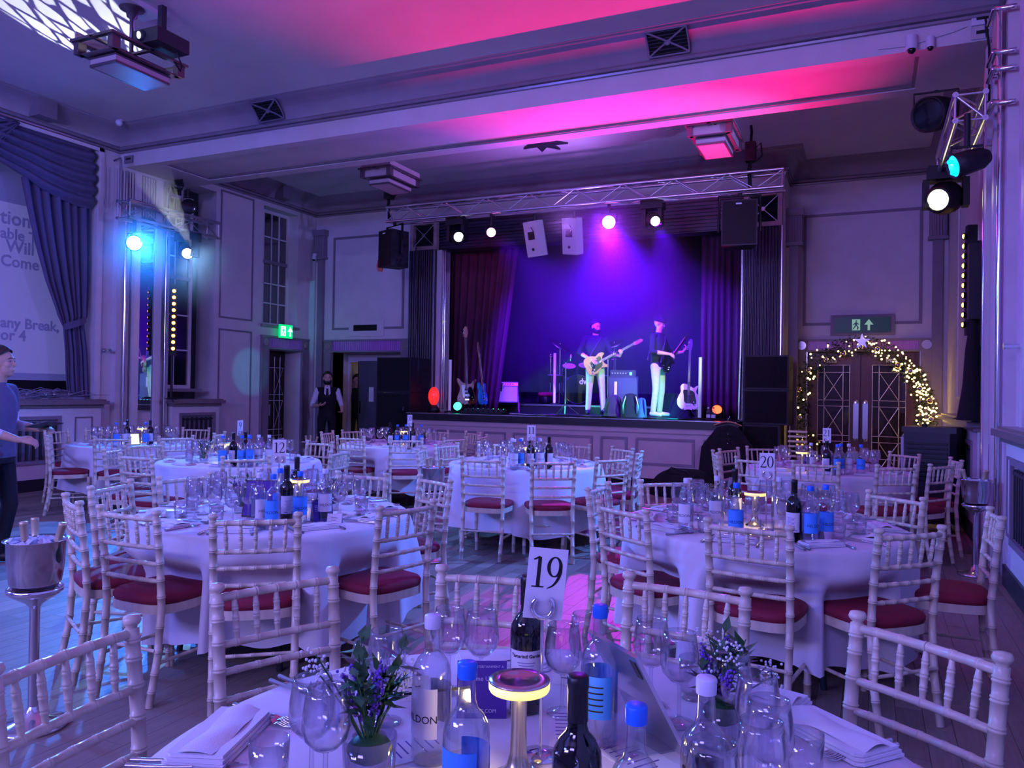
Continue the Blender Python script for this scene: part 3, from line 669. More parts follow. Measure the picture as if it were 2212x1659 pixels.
def hoist(x, z0, z1, label):
    t = thing('chain_hoist', label, 'hoist', (x, 11.7, z0)); h = z1-z0
    MB().box(-.07, .07, -.07, .07, .12, .40).obj('motor', 'black', t); MB().tube([(0, 0, .40), (.01, 0, .55), (0, 0, h)], .02, 8).obj('hook', 'black', t); MB().tube([(0, 0, .12), (-.02, 0, 0), (0, .02, -.28)], .028, 8).obj('sling', 'black_matte', t)
    MB().tube([(.05, 0, .3), (.14, 0, .38), (.16, 0, .2), (.06, 0, .1)], .012, 6).obj('cable', 'black', t)
hoist(aty(842, 430, 11.72).x, 4.72, ZC, 'black chain hoist above the left end of the stage truss'); hoist(aty(1622, 330, 11.72).x, 4.72, ZC, 'black chain hoist above the right end of the stage truss')
# ================================================================ lamps on the trusses
def basis(d):
    d = Vector(d).normalized(); a = Vector((0, 0, 1)) if abs(d.z) < .95 else Vector((1, 0, 0)); x = a.cross(d).normalized(); y = d.cross(x)
    return Matrix((x, y, d)).transposed().to_4x4()   # local z = d
def par(label, pos, d, r, lens, ztop, leds=0, L=.24, body='black'):
    t = thing('par_can', label, 'stage lamp', pos); B = basis(d)
    o = MB().lathe([(r*.55, -L), (r*.9, -L*.8), (r, -L*.4), (r*1.02, 0), (r*.94, 0), (r*.9, -.02), (0, -.02)], 20).obj('body', body, t); o.matrix_local = B
    o = MB().lathe([(0, -.004), (r*.6, -.006), (r*.88, -.014)], 20).obj('lens', lens, t); o.matrix_local = B
    if leds:
        for k in range(leds):
            a_ = 2*PI*k/leds; o = MB().ball((r*.55*math.cos(a_), r*.55*math.sin(a_), 0), r*.2, 8).obj('led', lens, t); o.matrix_local = B
    h = ztop-pos[2]
    o = MB(); c = Vector(d).normalized()*(-L*.4)
    o.tube([c+Vector((r*1.15, 0, 0)), c+Vector((r*1.15, 0, r*1.3)), c+Vector((-r*1.15, 0, r*1.3)), c+Vector((-r*1.15, 0, 0))], .012, 6); o.obj('yoke', 'black', t)
    MB().cyl((c.x, c.y, c.z+r*1.3), (c.x, c.y, max(h, c.z+r*1.35)), .025, n=8).obj('clamp', 'black', t); return t
def moving_head(label, pos, d, r, lens, ztop):
    t = thing('moving_head', label, 'stage lamp', pos); B = basis(d); c = -Vector(d).normalized()*.17
    o = MB().lathe([(0, -.34), (r*.9, -.32), (r*1.5, -.22), (r*1.55, -.12), (r*1.25, -.02), (r*1.08, 0), (r*1.0, 0), (r*.98, -.02), (0, -.02)], 20).obj('head', 'black', t); o.matrix_local = B
    o = MB().lathe([(0, .004), (r*.6, 0), (r*.95, -.012)], 20).obj('lens', lens, t); o.matrix_local = B
    MB().box(c.x-.17, c.x+.17, c.y-.12, c.y+.12, ztop-pos[2]-.14, ztop-pos[2]).obj('base', 'black', t)
    for s in (-1, 1): MB().box(c.x+s*r*1.65-.03, c.x+s*r*1.65+.03, c.y-.08, c.y+.08, c.z-.1, ztop-pos[2]-.13).obj('yoke_arm', 'black', t)
    return t
CAMD = lambda p: (Vector((0, 0, HC))-Vector(p)).normalized()
p = atx(290, 525, -9.9); par('par lamp shining bright blue from the left wall truss', p, CAMD(p), .12, 'lens_blue', 3.95, 6)
p = atx(405, 548, -9.85); moving_head('moving head lamp shining white under the left wall truss', p, CAMD(p)+Vector((0, 0, -.25)), .085, 'lens_white', 3.92)
p = atx(408, 446, -9.95); par('dark unlit par lamp standing on top of the left wall truss', p, CAMD(p)+Vector((.3, 0, .1)), .12, 'lens_off', p.z+.3)
p = atx(388, 398, -10.1); par('small dark unlit lamp high beside the left bracket frame', p, CAMD(p)+Vector((.3, 0, .3)), .07, 'lens_off', p.z+.2)
p = aty(991, 512, 11.72); moving_head('moving head lamp shining white at the red curtain end of the stage truss', p, CAMD(p)+Vector((.2, 0, -.15)), .085, 'lens_white', 4.44)
p = aty(1061, 502, 11.72); par('par lamp shining pink beside the white hung monitor', p, CAMD(p), .085, 'lens_pink', 4.44, 6)
p = aty(1315, 480, 11.72); par('large par lamp blazing magenta in the middle of the stage truss', p, CAMD(p), .115, 'lens_magenta', 4.44, 6)
p = aty(1416, 478, 11.72); moving_head('moving head lamp shining white beside the magenta lamp', p, CAMD(p)+Vector((.3, 0, -.2)), .075, 'lens_white', 4.44)
p = atx(2025, 432, .62); moving_head('moving head lamp glowing yellow under the right truss', p, CAMD(p)+Vector((-.5, 0, -.1)), .11, 'lens_yellow', 3.85)
p = atx(2058, 360, .62); par('par lamp glowing cyan under the right truss', p, Vector((-.9, -.35, -.3)), .10, 'lens_cyan', 3.84, 3, .30)
p = atx(2003, 248, .5); par('big dark unlit lamp drum on top of the right truss', p, CAMD(p)+Vector((-.6, 0, 0)), .17, 'lens_off', p.z+.25, 0, .38)
# white monitors hung behind the truss, black main speakers at its ends
def hung_monitor(label, x, tilt):
    t = thing('hung_monitor', label, 'speaker', (x, 11.95, 4.30)); M4 = Euler((math.radians(14), math.radians(tilt), math.radians(-20))).to_matrix().to_4x4()
    b = MB(); b.prism([(-.15, -.14), (.15, -.14), (.15, .02), (.06, .14), (-.06, .14), (-.15, .02)], -.58, 0, M4=M4); b.obj('cabinet', 'speaker_white', t)
    MB().box(-.07, .07, -.145, -.14, -.30, -.17, M4=M4).obj('handle_recess', 'black', t); MB().cyl(M4 @ Vector((0, -.141, -.46)), M4 @ Vector((0, -.15, -.46)), .025, n=14).obj('socket', 'black', t)
    MB().tube([M4 @ Vector((.02, -.145, -.1)), M4 @ Vector((.09, -.18, -.16)), M4 @ Vector((-.02, -.16, -.28))], .007, 6).obj('cable', 'black', t); MB().cyl((0, 0, -.02), (0, 0, .14), .03, n=8).obj('clamp', 'black', t)
hung_monitor('white monitor speaker hung under the truss beside the pink lamp', aty(1155, 500, 11.95).x, 0); hung_monitor('white monitor speaker hung under the truss beside the magenta lamp', aty(1240, 500, 11.95).x, 9)
def pa(label, x, y, z0, z1, w, rz, mark):
    h = z1-z0; t = thing('pa_speaker', label, 'speaker', (x, y, z0), rz)
    MB().prism([(-w/2, -.2), (w/2, -.2), (w*.36, .2), (-w*.36, .2)], 0, h).obj('cabinet', 'speaker_black', t)
    MB().box(-w/2+.02, w/2-.02, -.212, -.2, .02, h-.02).obj('grille', 'black_matte', t); MB().box(-.05, .03, -.216, -.212, h-.07, h-.05).obj('badge', mark, t)
    b = MB(); b.tube([(-w/2-.04, 0, h*.35), (-w/2-.04, 0, h+.10), (w/2+.04, 0, h+.10), (w/2+.04, 0, h*.35)], .022, 6); b.obj('bracket', 'black', t); MB().cyl((0, 0, h+.1), (0, 0, h+.2), .03, n=8).obj('clamp', 'black', t)
    return t
p = aty(852, 535, 11.72); pa('black main speaker hanging beside the panelled wall at the truss end', p.x, 11.72, 3.62, 4.26, .42, math.radians(-25), 'white_cap')
p = aty(1596, 480, 11.72); pa('wide black main speaker hanging beside the cross-barred grille', p.x, 11.78, 3.62, 4.28, .50, math.radians(8), 'white_cap')
b = tag(MB().prism([(-.04, -.1), (.04, -.1), (.06, 0), (.04, .1), (-.04, .1), (-.06, 0)], -.02, .02).obj('hanging_tag', 'orange_plastic'), 'small red hanging tag below the black main speaker', 'tag'); b.location = aty(821, 574, 11.72); b.rotation_euler = (PI/2, 0, .3)
# ================================================================ lanterns
def lantern(label, x, y, zb, proj=False):
    t = thing('ceiling_lantern', label, 'lantern', (x, y, zb))
    def ring(z0, z1, hx, hy, w, mat, nm):
        b = MB(); b.box(-hx, hx, -hy, -hy+w, z0, z1); b.box(-hx, hx, hy-w, hy, z0, z1); b.box(-hx, -hx+w, -hy+w, hy-w, z0, z1); b.box(hx-w, hx, -hy+w, hy-w, z0, z1); b.obj(nm, mat, t)
    MB().box(-.17, .17, -.31, .31, 0, .012).obj('bottom_glass', 'lantern_glass', t); ring(.0, .025, .185, .325, .02, 'lantern_frame', 'frame'); ring(.025, .075, .18, .32, .01, 'lantern_glass', 'tray_glass'); ring(.075, .09, .19, .33, .03, 'lantern_frame', 'frame')
    MB().box(-.25, .25, -.40, .40, .10, .112).obj('shelf', 'lantern_frame', t)
    ring(.112, .21, .25, .40, .012, 'lantern_glass', 'side_glass') if not proj else None
    for sx in (-1, 1):
        for sy in (-1, 1): MB().box(sx*.24-.035, sx*.24+.035, sy*.39-.045, sy*.39+.045, .10, .22).obj('corner_post', 'lantern_frame', t)
    ring(.22, .245, .30, .46, .05, 'lantern_frame', 'frame'); ring(.245, .33, .27, .43, .012, 'lantern_glass', 'top_glass') if not proj else MB().box(-.27, -.25, -.43, .43, .245, .33).obj('top_glass', 'lantern_glass', t)
    h = ZC-zb
    MB().lathe([(.02, .24), (.02, h-.16), (.05, h-.14), (.06, h-.07), (.12, h-.06), (.14, h), (0, h)], 14).obj('stem', 'lantern_frame', t)
    MB().box(-.14, .14, -.26, .26, h-.05, h).obj('ceiling_plate', 'white_paint', t)
    MB().box(-.3, .3, -.02, .02, .215, .235).obj('cross_bar', 'lantern_frame', t); MB().box(-.02, .02, -.46, .46, .215, .235).obj('cross_bar', 'lantern_frame', t)
    return t
lantern('stepped glass ceiling lantern with a projector mounted on it', -6.9, 5.62, 4.62, True)
lantern('stepped glass ceiling lantern above the black main speaker by the panelled wall', -6.9, 10.4, 4.62)
lantern('stepped glass ceiling lantern lit pink near the right end of the stage truss', -1.85, 10.3, 4.62)
t = thing('projector', 'dark projector with glowing lens clamped on the lantern', 'projector', (-6.62, 5.75, 4.90))
MB().box(-.17, .17, -.20, .20, 0, .14).obj('body', 'dark_grey', t)
d_ = CAMD((-6.62, 5.75, 4.97)); o = MB().lathe([(0, .03), (.035, .03), (.05, .03), (.055, .0), (.06, -.05)], 16).obj('lens_barrel', 'dark_grey', t); o.matrix_local = Matrix.Translation((-.05, -.2, .075)) @ basis((-.2, -.9, -.2))
o = MB().lathe([(0, 0), (.034, 0)], 14).obj('lens', 'lens_white', t); o.matrix_local = Matrix.Translation((-.055, -.233, .068)) @ basis((-.2, -.9, -.2))
MB().box(-.03, .03, -.03, .03, .14, .45).obj('bracket', 'dark_grey', t); MB().tube([(.1, .1, 0), (.13, .14, -.12), (.05, .2, -.15), (.0, .15, -.05)], .008, 6).obj('cable', 'black', t)
# ceiling star
b = MB(); pts = []
for k in range(16): r_ = .39 if k % 2 == 0 else .19; a_ = 2*PI*k/16+PI/8; pts.append((r_*math.cos(a_)*1.05, r_*math.sin(a_)*1.15))
o = tag(b.prism(pts, -.03, 0).obj('ceiling_star', 'dark_grey'), 'dark eight-pointed star ornament on the ceiling', 'ornament'); o.location = (-4.69, 11.26, ZC)
# cove grilles
def cove_grille(label, px, py):
    q = aty(px, py, 8.27); t = thing('cove_vent', label, 'vent', (q.x, 8.4, 5.2)); b = MB()
    def C(u, v): a = .06+v*.19; zz = -.08+.20*v**.8; return Vector((u*.22, -.05-.19*v**1.3-.012, zz))
    MB().grid(lambda u, v: C(2*u-1, v)+Vector((0, .006, 0)), 4, 6).obj('backing', 'black_matte', t)
    for k in range(7):
        v = (k+.5)/7; MB().cyl(C(-1, v), C(1, v), .006, n=5).obj('slat', 'dark_grey', t)
    for (A, B_) in (((-1, 0), (1, 0)), ((-1, 1), (1, 1)), ((-1, 0), (-1, 1)), ((1, 0), (1, 1)), ((-1, 0), (1, 1)), ((-1, 1), (1, 0))):
        MB().tube([C(A[0]+(B_[0]-A[0])*k/8, A[1]+(B_[1]-A[1])*k/8)+Vector((0, -.006, 0)) for k in range(9)], .012, 6).obj('bar', 'trim_grey', t)
    MB().ball(C(0, .5), .04, 10, sc=(1, .4, 1)).obj('boss', 'trim_grey', t)
cove_grille('crossed-bar cove vent nearer the blue lamp', 580, 232); cove_grille('crossed-bar cove vent above the pink lit beam', 1443, 75)
for (x, y) in ((XL+.10, 7.05), (XL+.10, 11.9)):
    b = MB().box(-.06, .16, -.13, .13, -.1, .14); o = tag(b.obj('cove_block', 'moulding'), 'plain square block in the dark cove above the '+('blue curtain' if y < 8 else 'left tall window'), 'cornice block'); o.location = (x, y, 5.21)
# small wall and beam fittings
def sens(label, p, r=.05): t = thing('sensor', label, 'sensor', p); MB().ball((0, 0, 0), r, 12).obj('dome', 'white_cap', t); MB().cyl((0, 0, 0), (0, .03, .05), r*.6, n=10).obj('mount', 'white_cap', t)
sens('white round sensor in the ceiling corner near the blue lamp', atz(257, 265, ZC-.05))
def camera_(label, p, s=1):
    t = thing('security_camera', label, 'camera', p); MB().cyl((0, 0, .06*s), (0, -.02*s, -.06*s), .045*s, n=14).obj('body', 'white_cap', t); MB().ball((0, -.03*s, -.06*s), .032*s, 10).obj('eye', 'black_gloss', t); MB().box(-.02*s, .02*s, 0, .05*s, 0, .06*s).obj('mount', 'white_cap', t)
camera_('white cylindrical security camera under the right end of the beam', Vector((aty(1968, 118, 8.45).x, 8.38, 4.86)), 1.2); camera_('small white spotlight camera under the beam beside the cylindrical one', Vector((aty(2008, 122, 8.45).x, 8.38, 4.84)), .9)
camera_('small dome security camera on the wall corner under the fluted capital', aty(680, 555, 12.95))
def socket(label, p, mat): t = thing('wall_socket', label, 'socket', p); MB().box(-.09, .09, -.02, 0, -.055, .055).obj('plate', mat, t); MB().box(-.05, .05, -.025, -.02, -.01, .02).obj('face', 'black', t); return t
p = aty(2122, 42, 8.4); socket('white socket plate with black plug above the right truss', (p.x, 8.395, p.z), 'white_cap'); socket('steel socket plate below the white one above the right truss', (p.x, 8.395, p.z-.13), 'steel')
t = tag(MB().tube([(p.x+.02, 8.36, p.z), (p.x+.05, 8.34, p.z-.3), (p.x+.05, 8.3, p.z-.8), (.85, 8.1, 4.05)], .01, 6).obj('power_cable', 'black'), 'black cable hanging from the socket down to the right truss', 'cable')
p = aty(280, 345, 8.4); socket('grey socket plate above the left bracket frame', (p.x, 8.395, p.z), 'trim_grey')
t = thing('wall_vent', 'dark slotted vent plate above the open doorway', 'vent', (-9.2, YB, 2.68)); MB().box(-.42, .42, -.03, 0, -.16, .16).obj('plate', 'wall', t); MB().box(-.30, .26, -.04, -.03, -.05, .07).obj('slot', 'black_matte', t)
# exit signs
def exit_sign(label, loc, rz, w, h, g, wmat, off=0):
    t = thing('exit_sign', label, 'exit sign', loc, rz); MB().box(-w/2, w/2, -.04, 0, -h/2, h/2).obj('case', g, t)
    k = h*.72; b = MB(); 
    M4 = Matrix.Translation((off-.5*k, -.042, -k/2)) @ Euler((PI/2, 0, 0)).to_matrix().to_4x4()
    b.prism([(-.34*k, 0), (.34*k, 0), (.34*k, k), (-.34*k, k)], 0, .004, M4=M4); b.obj('door_pictogram', wmat, t)
    b = MB(); M5 = Matrix.Translation((off-.5*k, -.0465, -k/2)) @ Euler((PI/2, 0, 0)).to_matrix().to_4x4()
    for poly in ([(-.05*k, .78*k), (.07*k, .78*k), (.07*k, .9*k), (-.05*k, .9*k)], [(-.1*k, .42*k), (.1*k, .45*k), (.06*k, .75*k), (-.08*k, .74*k)], [(-.08*k, .45*k), (.0, .4*k), (-.22*k, .08*k), (-.30*k, .1*k)], [(.0, .45*k), (.1*k, .42*k), (.22*k, .25*k), (.14*k, .05*k), (.06*k, .08*k), (.1*k, .24*k)], [(.06*k, .7*k), (.26*k, .56*k), (.24*k, .5*k), (.05*k, .62*k)], [(-.08*k, .7*k), (-.28*k, .5*k), (-.24*k, .46*k), (-.06*k, .6*k)]): b.prism(poly, 0, .003, M4=M5)
    b.obj('running_figure', g, t)
    M6 = Matrix.Translation((off+.55*k, -.042, -k/2)) @ Euler((PI/2, 0, 0)).to_matrix().to_4x4()
    MB().prism([(-.1*k, 0), (.1*k, 0), (.1*k, .5*k), (.38*k, .5*k), (0, k), (-.38*k, .5*k), (-.1*k, .5*k)], 0, .004, M4=M6).obj('arrow', wmat, t); return t
p = atx(618, 716, XL+.15); exit_sign('bright green running-man exit sign over the dark lattice door', (XL+.12, p.y, p.z), PI/2, .36, .26, 'green_sign', 'sign_white')
exit_sign('dim wide green exit sign above the garlanded double doors', (-.105, YR-.02, 2.635), 0, .83, .25, 'green_sign_dim', 'sign_white_dim')
MB().box(-.48, .48, -.02, .0, -.17, .17).obj('surround', 'trim_grey', bpy.data.objects[[o.name for o in bpy.data.objects if o.name.startswith('exit_sign')][-1]])
point('exit_sign_glow', (XL+.25, p.y, p.z), 2.2, (.05, 1, .45), .08)
# light bars
def light_bar(label, x, y, z0, z1, n, mat, d, foot, head):
    t = thing('light_bar', label, 'light bar', (x, y, foot)); d = Vector(d).normalized(); h0, h1 = z0-foot, z1-foot
    sd = Vector((-d.y, d.x, 0)); B = Matrix((sd, d, Vector((0, 0, 1)))).transposed().to_4x4()
    MB().box(-.05, .05, -.09, -.0, h0-.06, h1+.06, M4=B).obj('housing', 'black', t); MB().cyl(-.12*d, -.12*d+Vector((0, 0, h1-.1)), .02, n=8).obj('pole', 'black', t); MB().lathe([(.0, .03), (.05, .03), (.12, .0)], 14).obj('foot', 'black', t)
    for k in range(n):
        z = h0+(k+.5)*(h1-h0)/n; o = MB().ball((0, .02, 0), .026, 8, sc=(1, .8, 1)).obj('lamp', mat, t); o.matrix_local = Matrix.Translation((0, 0, z)) @ B
        o = MB().lathe([(.03, 0), (.036, .03)], 12).obj('cup', 'black_gloss', t); o.matrix_local = Matrix.Translation((0, 0, z)) @ B @ Euler((-PI/2, 0, 0)).to_matrix().to_4x4()
    return t
q0, q1 = atx(376, 622, -10.12), atx(375, 760, -10.12); light_bar('upright bar of ten orange lamps standing against the left recess window', q0.x, q0.y, q1.z, q0.z, 10, 'bar_bulb', (1, -.75, 0), 1.25, 0)
q0, q1 = aty(2088, 500, 9.3), aty(2088, 712, 9.3); light_bar('upright bar of yellow lamps beside the chrome columns on the right', q0.x, 9.3, q1.z, q0.z, 10, 'bar_bulb_yellow', (-1, -.15, 0), 1.25, 0)
t = thing('column_speaker', 'slim black column speaker on a draped stand on the right ledge', 'speaker', (.94, 8.95, 1.25)); MB().box(-.05, .05, -.07, .07, 1.0, 1.75).obj('cabinet', 'speaker_black', t); MB().lathe([(.03, 1.0), (.07, .7), (.09, .35), (.14, .0)], 10).obj('stand_cover', 'black_matte', t)
# ================================================================ garland round the double door
g = thing('garland', 'arched fir garland with warm fairy lights and baubles around the double doors', 'garland', (0, YR-.16, 0))
gp = [aty(x, y, YR-.16) for x, y in ((1748, 968), (1735, 930), (1728, 890), (1733, 845), (1745, 805), (1770, 775), (1810, 755), (1860, 745), (1905, 755), (1945, 785), (1975, 812), (1992, 850), (2003, 880), (1998, 920), (1985, 950), (1980, 990), (1980, 1040), (1985, 1100))]
def gpath(t_): f = t_*(len(gp)-1); k = min(int(f), len(gp)-2); return gp[k].lerp(gp[k+1], f-k)-Vector((0, YR-.16, 0))
b = MB()
for k in range(2600):
    t_ = random.random()**.9; c = gpath(t_); rr = .17*(1-.5*max(0, (t_-.82)/.18)); a_ = random.uniform(0, 2*PI); r_ = rr*random.random()**.5
    c = c+Vector((r_*math.cos(a_), random.uniform(-.10, .10), r_*math.sin(a_))); d_ = Vector((random.uniform(-1, 1), random.uniform(-1, .6), random.uniform(-1, 1))).normalized()*random.uniform(.04, .08); w = d_.orthogonal().normalized()*.008
    b.add([c-w, c+w, c+d_], [(0, 1, 2)])
    b.add([c-w.cross(d_).normalized()*.008, c+w.cross(d_).normalized()*.008, c+d_], [(0, 1, 2)])
o = b.obj('fir_needles', 'fir', g); o['kind'] = 'stuff'
bm_ = MB().ball((0, 0, 0), .0135, 6).mesh('fairy_light', 'bulb')
for k in range(285):
    t_ = random.random()
    if t_ < .45 and random.random() < .55: t_ = .45+random.random()*.5
    c = gpath(t_); rr = .16*(1-.4*max(0, (t_-.82)/.18)); a_ = random.uniform(0, 2*PI); r_ = rr*random.random()**.5; s_ = random.uniform(.7, 1.3)
    o = link('fairy_light', bm_, g, c+Vector((r_*math.cos(a_), -.09-random.random()*.05, r_*math.sin(a_)))); o.scale = (s_, s_, s_)
bb = MB().ball((0, 0, 0), .045, 12).mesh('bauble', 'bauble'); bg = MB().ball((0, 0, 0), .05, 12).mesh('bauble', 'bauble_gold')
for k in range(18): c = gpath((k+.5)/18); link('bauble', bb if k % 3 else bg, g, c+Vector((random.uniform(-.1, .1), -.13, random.uniform(-.1, .1))))
pts = [((.13 if k % 2 == 0 else .05)*math.sin(2*PI*k/10), (.13 if k % 2 == 0 else .05)*math.cos(2*PI*k/10)) for k in range(10)]
o = MB().prism(pts, -.01, .01).obj('top_star', 'bauble', g); q = aty(1862, 738, YR-.3); o.location = (q.x, -.17, q.z); o.rotation_euler = (PI/2, 0, 0)
# ================================================================ subwoofer stacks, clothes, cooler at the stage ends
def sub(label, x0, x1, y0, y1, z0, z1, grp=None):
    t = thing('subwoofer', label, 'speaker', ((x0+x1)/2, (y0+y1)/2, z0), 0, grp); w, d_, h = (x1-x0)/2, (y1-y0)/2, z1-z0
    MB().box(-w, w, -d_, d_, 0, h-.006).obj('cabinet', 'speaker_black', t); MB().box(-w+.03, w-.03, -d_-.012, -d_, .03, h-.03).obj('grille', 'black_matte', t)
    for s in (-1, 1): MB().box(s*w-.002, s*w+.004, -.06, .06, h*.55, h*.68).obj('handle', 'black', t)
for k, (z0, z1, l) in enumerate(((.76, 1.41, 'lower black subwoofer of the stack by the open doorway'), (1.41, 2.06, 'upper black subwoofer of the stack by the open doorway'))): sub(l, -8.36, -7.62, 12.25, 13.0, z0, z1)
sub('black flight case under the subwoofer stack by the open doorway', -8.45, -7.62, 12.2, 13.0, 0, .76)
for k, (z0, z1, l) in enumerate(((1.02, 1.55, 'middle black subwoofer of the stack by the double doors'), (1.55, 2.07, 'top black subwoofer of the stack by the double doors'), (0, 1.02, 'tall black bass cabinet at the bottom of the stack by the double doors'))):
    sub(l, -1.74, -1.08 if z0 > .5 else -1.2, 12.3, 13.0, z0, z1)
t = thing('gold_chair_stack', 'stack of gilt chair frames tucked behind the bass cabinet', 'chair', (-.98, 12.9, 0))
for k in range(7): MB().box(-.14, .14, -.2, .2, .45+k*.075, .48+k*.075).obj('seat_frame', 'bauble_gold', t)
for s in (-1, 1): MB().cyl((s*.12, -.18, 0), (s*.12, -.18, 1.0), .015, n=8).obj('leg', 'bauble_gold', t)
q = aty(1572, 915, 11.85)
t = thing('hanging_coat', 'black coat on a wooden hanger hooked to the stage corner', 'coat', (q.x, 11.86, q.z))
def coat(u, v):
    a_ = 2*PI*u; wx = .16+.20*min(1, v*3)+.06*v; dy = .05+.04*v; return (wx*math.cos(a_)*(1-.12*math.sin(3*a_)*v)+.0, dy*math.sin(a_)+.015*math.sin(a_*6)*v, -.02-.85*v-.04*abs(math.cos(a_)))
MB().grid(coat, 40, 14).obj('cloth', 'black_cloth', t); MB().tube([(-.2, 0, -.03), (-.1, 0, .01), (0, 0, .03), (.1, 0, .01), (.2, 0, -.03)], .012, 6).obj('hanger', 'hanger_wood', t); MB().tube([(0, 0, .03), (0, 0, .07), (.03, 0, .09), (.02, 0, .11)], .004, 6).obj('hook', 'steel', t)
for k in range(3): MB().ball((.02, -.1, -.15-.14*k), .01, 6).obj('button', 'steel', t)
q = atz(1490, 1062, 0)
t = thing('duffel_bag', 'slumped black bag on the floor in front of the stage', 'bag', (q.x, 11.2, 0))
MB().grid(lambda u, v: ((.45+.05*math.sin(6*u*PI))*math.cos(2*PI*u)*math.cos(v*PI/2)+(.15 if math.cos(2*PI*u) > 0 else 0)*v, .25*math.sin(2*PI*u)*math.cos(v*PI/2), .40*math.sin(v*PI/2)**.8), 32, 10).obj('body', 'black_cloth', t); MB().tube([(-.2, -.1, .34), (-.1, -.2, .42), (.1, -.2, .38), (.2, -.1, .28)], .012, 6).obj('strap', 'black', t)
q = atz(2000, 1140, 0)
t = thing('air_cooler', 'portable black and white air cooler on castors beside the double doors', 'air cooler', (.68, 10.0, .0), math.radians(-18))
MB().prism([(-.25, -.24), (.22, -.27), (.27, -.2), (.27, .22), (-.25, .22)], .08, 1.08).obj('body', 'dark_grey', t); MB().box(-.27, .28, -.25, .24, 1.08, 1.14).obj('lid', 'dark_grey', t)
M4 = Matrix.Translation((-.255, -.02, .6)) @ Euler((0, -PI/2, 0)).to_matrix().to_4x4(); MB().prism([(-.42, -.19), (.42, -.21), (.46, -.1), (.46, .15), (.3, .2), (-.42, .18)], 0, .03, M4=M4).obj('front_panel', 'cooler_white', t)
for k in range(9): MB().box(-.22, .2, -.285, -.265, .55+k*.05, .57+k*.05).obj('louvre', 'black', t)
o = MB().lathe([(.16, .0), (.16, .02), (.145, .02), (.145, .0)], 20).obj('fan_ring', 'dark_grey', t); o.matrix_local = Matrix.Translation((-.285, -.02, .55)) @ Euler((0, -PI/2, 0)).to_matrix().to_4x4()
for sx in (-1, 1):
    for sy in (-1, 1): MB().cyl((sx*.2-.015, sy*.17, .04), (sx*.2+.015, sy*.17, .04), .04, n=12).obj('castor', 'black', t)
MB().cyl((-.1, 0, 1.14), (-.1, 0, 1.17), .03, n=12).obj('knob', 'black', t)
# ================================================================ chairs
def bamboo(path, r, rings, n=9, seg=.012, taper=None):
    # tube along a polyline with double bamboo rings at the given distances
    P_ = [Vector(p) for p in path]; L = [0]
    for i in range(1, len(P_)): L.append(L[-1]+(P_[i]-P_[i-1]).length)
    ss = {0, L[-1]} | set(L)
    for q in rings:
        for e in (-.0075, -.006, -.004, -.0022, -.0008, .0008, .0022, .004, .006, .0075): 
            if 0 < q+e < L[-1]: ss.add(q+e)
    ss = sorted(ss); pts = []; rr = []
    for s_ in ss:
        k = max(i for i in range(len(L)) if L[i] <= s_+1e-9); k = min(k, len(P_)-2)
        pts.append(P_[k].lerp(P_[k+1], (s_-L[k])/(L[k+1]-L[k]))); f = 1
        for q in rings:
            d = abs(s_-q)
            if .0015 < d < .0065: f = 1.13
            elif d <= .0015: f = 1.0
        rr.append(r*f*(taper(s_/L[-1]) if taper else 1))
    return MB().tube(pts, rr, n)
